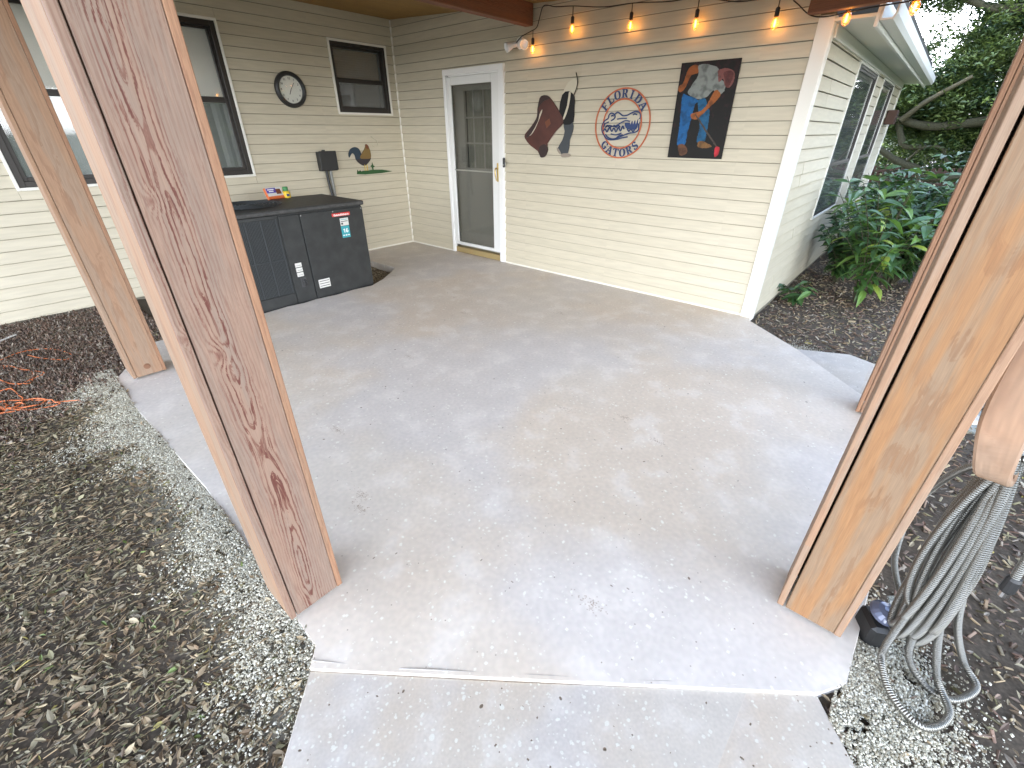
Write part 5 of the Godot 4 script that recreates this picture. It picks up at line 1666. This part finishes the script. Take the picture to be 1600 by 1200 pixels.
func build_plants() -> void:
	broad_shrub("broadleaf_shrub", "tall broad leaved shrub with yellowed leaves in front of the right windows", Vector3(5.52, -0.07, -1.30), 1.72, 0.52, 18, 16, 1.2, 3, true)
	broad_shrub("broadleaf_shrub", "dense dark shrub growing behind the tall broad leaved shrub", Vector3(5.70, -0.07, -2.35), 1.62, 0.78, 40, 30, 1.0, 4, false)
	broad_shrub("broadleaf_shrub", "leafy shrub against the right wall under the far window", Vector3(5.45, -0.07, -3.7), 1.45, 0.7, 34, 26, 1.0, 5, false)
	broad_shrub("broadleaf_shrub", "dark fine leaved shrub filling the space between the tall shrub and the right wall", Vector3(5.22, -0.07, -2.0), 1.05, 0.42, 26, 22, 0.8, 12, false)
	broad_shrub("broadleaf_shrub", "low seedling with pale leaves at the foot of the right wall", Vector3(5.02, -0.07, -0.95), 0.30, 0.20, 6, 6, 1.0, 6, false)
	broad_shrub("broadleaf_shrub", "dark bushy shrub right of the tall one, half behind the posts", Vector3(6.45, -0.07, -2.2), 1.35, 0.7, 32, 26, 1.0, 7, false)
	broad_shrub("broadleaf_shrub", "green shrub farthest along the bed beyond the right wall", Vector3(5.6, -0.08, -5.6), 0.85, 0.9, 30, 22, 1.1, 8, false)
	broad_shrub("broadleaf_shrub", "low green shrub on the lawn edge before the picket fence", Vector3(6.4, -0.08, -6.8), 0.70, 0.9, 30, 22, 1.1, 9, false)
	var gw := []; var gc := []
	for i in 9000:
		var x := rng.randf_range(3.5, 8.5)
		var z := rng.randf_range(-13.8, -5.6)
		if x < 4.9 and z > -5.9:
			continue
		gw.append(Transform3D(Basis.from_euler(Vector3(rng.randf_range(-0.6, 0.2), rng.randf() * TAU, 0)).scaled(Vector3.ONE * rng.randf_range(0.7, 1.5)), Vector3(x, gh(x, z) + rng.randf_range(0.02, 0.16), z)))
		gc.append(Color(0.022, 0.055, 0.018).lerp(Color(0.08, 0.15, 0.04), pow(rng.randf(), 2.0)))
	var go := scatter("ground_cover", M.clumps[0], M.leaf, gw, gc)
	go.set_meta("label", "dark leafy ground cover between the right bed and the picket fence")
	var D := Color(0.022, 0.050, 0.018)
	var L := Color(0.19, 0.25, 0.07)
	# the live oak whose low limbs reach across the garden
	tree("live_oak", "spreading live oak with low crooked limbs beyond the right wall", Vector3(8.6, -0.08, -9.6),
		[[Vector3(8.6, -0.15, -9.6), 0.42], [Vector3(8.4, 1.0, -9.6), 0.36], [Vector3(8.1, 2.2, -9.7), 0.30], [Vector3(7.6, 4.2, -9.9), 0.2]],
		[[[Vector3(8.3, 1.4, -9.6), Vector3(7.0, 1.75, -9.2), Vector3(5.98, 1.62, -9.0), Vector3(5.3, 1.55, -9.0), Vector3(4.7, 1.68, -9.0), Vector3(3.9, 1.9, -9.1)], 0.12, 0.045],
		[[Vector3(8.4, 0.9, -9.6), Vector3(7.2, 0.85, -9.2), Vector3(5.7, 0.62, -9.0), Vector3(5.31, 0.79, -9.0), Vector3(4.94, 0.93, -9.0), Vector3(4.4, 1.25, -9.0)], 0.11, 0.05],
		[[Vector3(4.72, 1.66, -9.02), Vector3(4.85, 1.40, -9.0), Vector3(4.99, 1.20, -9.0), Vector3(5.27, 1.18, -9.0), Vector3(5.56, 1.18, -9.0), Vector3(5.72, 1.02, -9.0), Vector3(5.80, 0.85, -9.0)], 0.055, 0.04],
		[[Vector3(4.78, 1.66, -8.9), Vector3(4.90, 1.80, -8.85), Vector3(5.10, 2.0, -8.8), Vector3(5.6, 2.35, -8.8)], 0.06, 0.035, "light"],  # sunlight on this limb is painted in by the paler bark
		[[Vector3(7.9, 3.0, -9.8), Vector3(6.8, 3.4, -9.6), Vector3(5.6, 3.4, -9.5), Vector3(4.6, 3.9, -9.6)], 0.14, 0.04],
		[[Vector3(5.3, 1.2, -9.0), Vector3(5.15, 1.0, -8.95), Vector3(5.1, 0.85, -9.0)], 0.03, 0.015]],
		[[Vector3(5.75, 3.0, -9.6), Vector3(0.42, 0.7, 0.8), 1.0, 1.0], [Vector3(5.2, 2.15, -9.6), Vector3(0.9, 0.36, 0.8), 1.0, 1.3], [Vector3(4.3, 2.2, -9.4), Vector3(0.7, 0.5, 0.7), 1.0, 0.8], [Vector3(4.9, 1.75, -9.8), Vector3(1.0, 0.25, 0.8), 1.0, 0.9], [Vector3(6.4, 2.0, -9.4), Vector3(0.9, 0.9, 0.9), 1.0, 1.2], [Vector3(4.5, 3.95, -9.8), Vector3(1.2, 0.4, 0.9), 1.0, 0.7], [Vector3(7.6, 3.8, -9.8), Vector3(1.6, 1.2, 1.5), 1.2, 1.6], [Vector3(5.4, 1.35, -9.8), Vector3(0.7, 0.25, 0.7), 1.0, 0.45], [Vector3(4.85, 3.05, -9.9), Vector3(0.55, 0.5, 0.5), 1.2, 0.07], [Vector3(6.0, 4.6, -9.9), Vector3(1.8, 0.8, 1.5), 1.2, 1.0]],
		6500, D, L, 21)
	tree("background_tree", "dark leafy tree filling the gap behind the live oak", Vector3(3.2, -0.1, -19.0),
		[[Vector3(3.2, -0.1, -19), 0.3], [Vector3(3.3, 1.8, -19), 0.24], [Vector3(3.4, 4.5, -19), 0.12]],
		[[[Vector3(3.3, 1.6, -19), Vector3(4.3, 2.4, -18.8), Vector3(5.2, 2.9, -18.6)], 0.1, 0.04]],
		[[Vector3(3.2, 2.9, -19), Vector3(1.5, 1.0, 1.4), 1.6, 1.0], [Vector3(4.5, 2.1, -18.6), Vector3(1.3, 0.5, 1.0), 1.6, 0.7]],
		1500, D, L, 22, "", 1)
	tree("background_tree", "green tree at the right behind the live oak, seen past the posts", Vector3(7.4, -0.1, -22.0),
		[[Vector3(7.4, -0.1, -22), 0.3], [Vector3(7.3, 2.0, -22), 0.24], [Vector3(7.2, 5.0, -22), 0.12]],
		[[[Vector3(7.3, 1.8, -22), Vector3(6.4, 2.6, -21.8), Vector3(5.8, 3.2, -21.6)], 0.1, 0.04]],
		[[Vector3(7.0, 3.4, -22), Vector3(1.8, 1.5, 1.5), 1.8, 1.2], [Vector3(6.0, 3.4, -21.6), Vector3(1.1, 1.0, 1.0), 1.8, 0.7], [Vector3(7.5, 5.6, -22), Vector3(2.2, 1.4, 1.6), 1.8, 0.9]],
		1500, D, L, 23, "", 1)
	var hk := 0
	for q in [Vector3(3.2, -0.1, -17.0), Vector3(5.0, -0.1, -16.2), Vector3(6.8, -0.1, -17.2)]:
		hk += 1
		tree("background_tree", ["low dark tree behind the picket fence, nearest the house", "low dark tree behind the middle of the picket fence", "low dark tree behind the picket fence, toward the posts"][hk - 1], q,
			[[q, 0.14], [q + Vector3(0.05, 0.8, 0), 0.11], [q + Vector3(0.1, 2.0, 0), 0.06]],
			[[[q + Vector3(0, 0.5, 0), q + Vector3(0.5, 1.0, 0.2), q + Vector3(0.9, 1.5, 0.3)], 0.05, 0.02]],
			[[q + Vector3(0, 1.2, 0), Vector3(1.1, 0.75, 0.9), 1.6, 1.0], [q + Vector3(-0.6, 0.7, 0.2), Vector3(0.8, 0.45, 0.7), 1.6, 0.7]],
			850, D, L, 60 + hk, "low trees behind the fence", 1)
	# unseen oak, inferred from the litter, added to dim walk and foreground
	tree("live_oak", "large unseen live oak added behind the viewpoint to shade the path and beds", Vector3(4.0, -0.1, 11.5),
		[[Vector3(4.0, -0.1, 11.5), 0.5], [Vector3(4.1, 2.0, 11.3), 0.4], [Vector3(4.3, 4.5, 10.8), 0.25]],
		[[[Vector3(4.2, 3.0, 11.0), Vector3(5.5, 5.5, 8.5), Vector3(6.5, 6.8, 6.0)], 0.2, 0.06], [[Vector3(4.2, 3.4, 11.0), Vector3(2.4, 5.8, 8.5), Vector3(1.5, 6.6, 6.5)], 0.18, 0.06]],
		[[Vector3(5.5, 7.4, 7.2), Vector3(3.6, 1.3, 3.0), 2.6, 1.4], [Vector3(2.0, 7.0, 7.5), Vector3(2.6, 1.2, 2.4), 2.6, 0.9], [Vector3(8.4, 7.2, 5.0), Vector3(2.8, 1.1, 3.2), 2.6, 1.1], [Vector3(-0.5, 7.2, 6.5), Vector3(2.2, 1.1, 2.6), 2.6, 0.6]],
		7000, D, L, 41, "", 2)
	# trees to the right, seen only mirrored in the windows of the right wall
	var k := 0
	for q in [Vector3(11.5, -0.1, -2.6), Vector3(12.2, -0.1, -7.0), Vector3(11.6, -0.1, -11.5), Vector3(15.0, -0.1, -4.5)]:
		k += 1
		tree("garden_tree", ["garden tree nearest the patio in the row beyond the right bed", "second garden tree of the row beyond the right bed", "farthest garden tree of the row beyond the right bed", "garden tree standing behind the row beyond the right bed"][k - 1], q,
			[[q, 0.3], [q + Vector3(0.1, 2.2, 0), 0.24], [q + Vector3(0.2, 5.0, 0), 0.12]],
			[[[q + Vector3(0, 1.8, 0), q + Vector3(0.9, 3.0, 0.8), q + Vector3(1.6, 4.0, 1.4)], 0.1, 0.04]],
			[[q + Vector3(0, 4.0, 0), Vector3(2.2, 2.0, 2.6), 2.2, 1.2], [q + Vector3(0.3, 6.0, 0.3), Vector3(1.8, 1.5, 2.0), 2.2, 0.8], [q + Vector3(-0.3, 1.6, 0.4), Vector3(1.5, 1.2, 2.2), 2.0, 0.9]],
			1900, D, L, 30 + k, "garden trees to the right", 2)
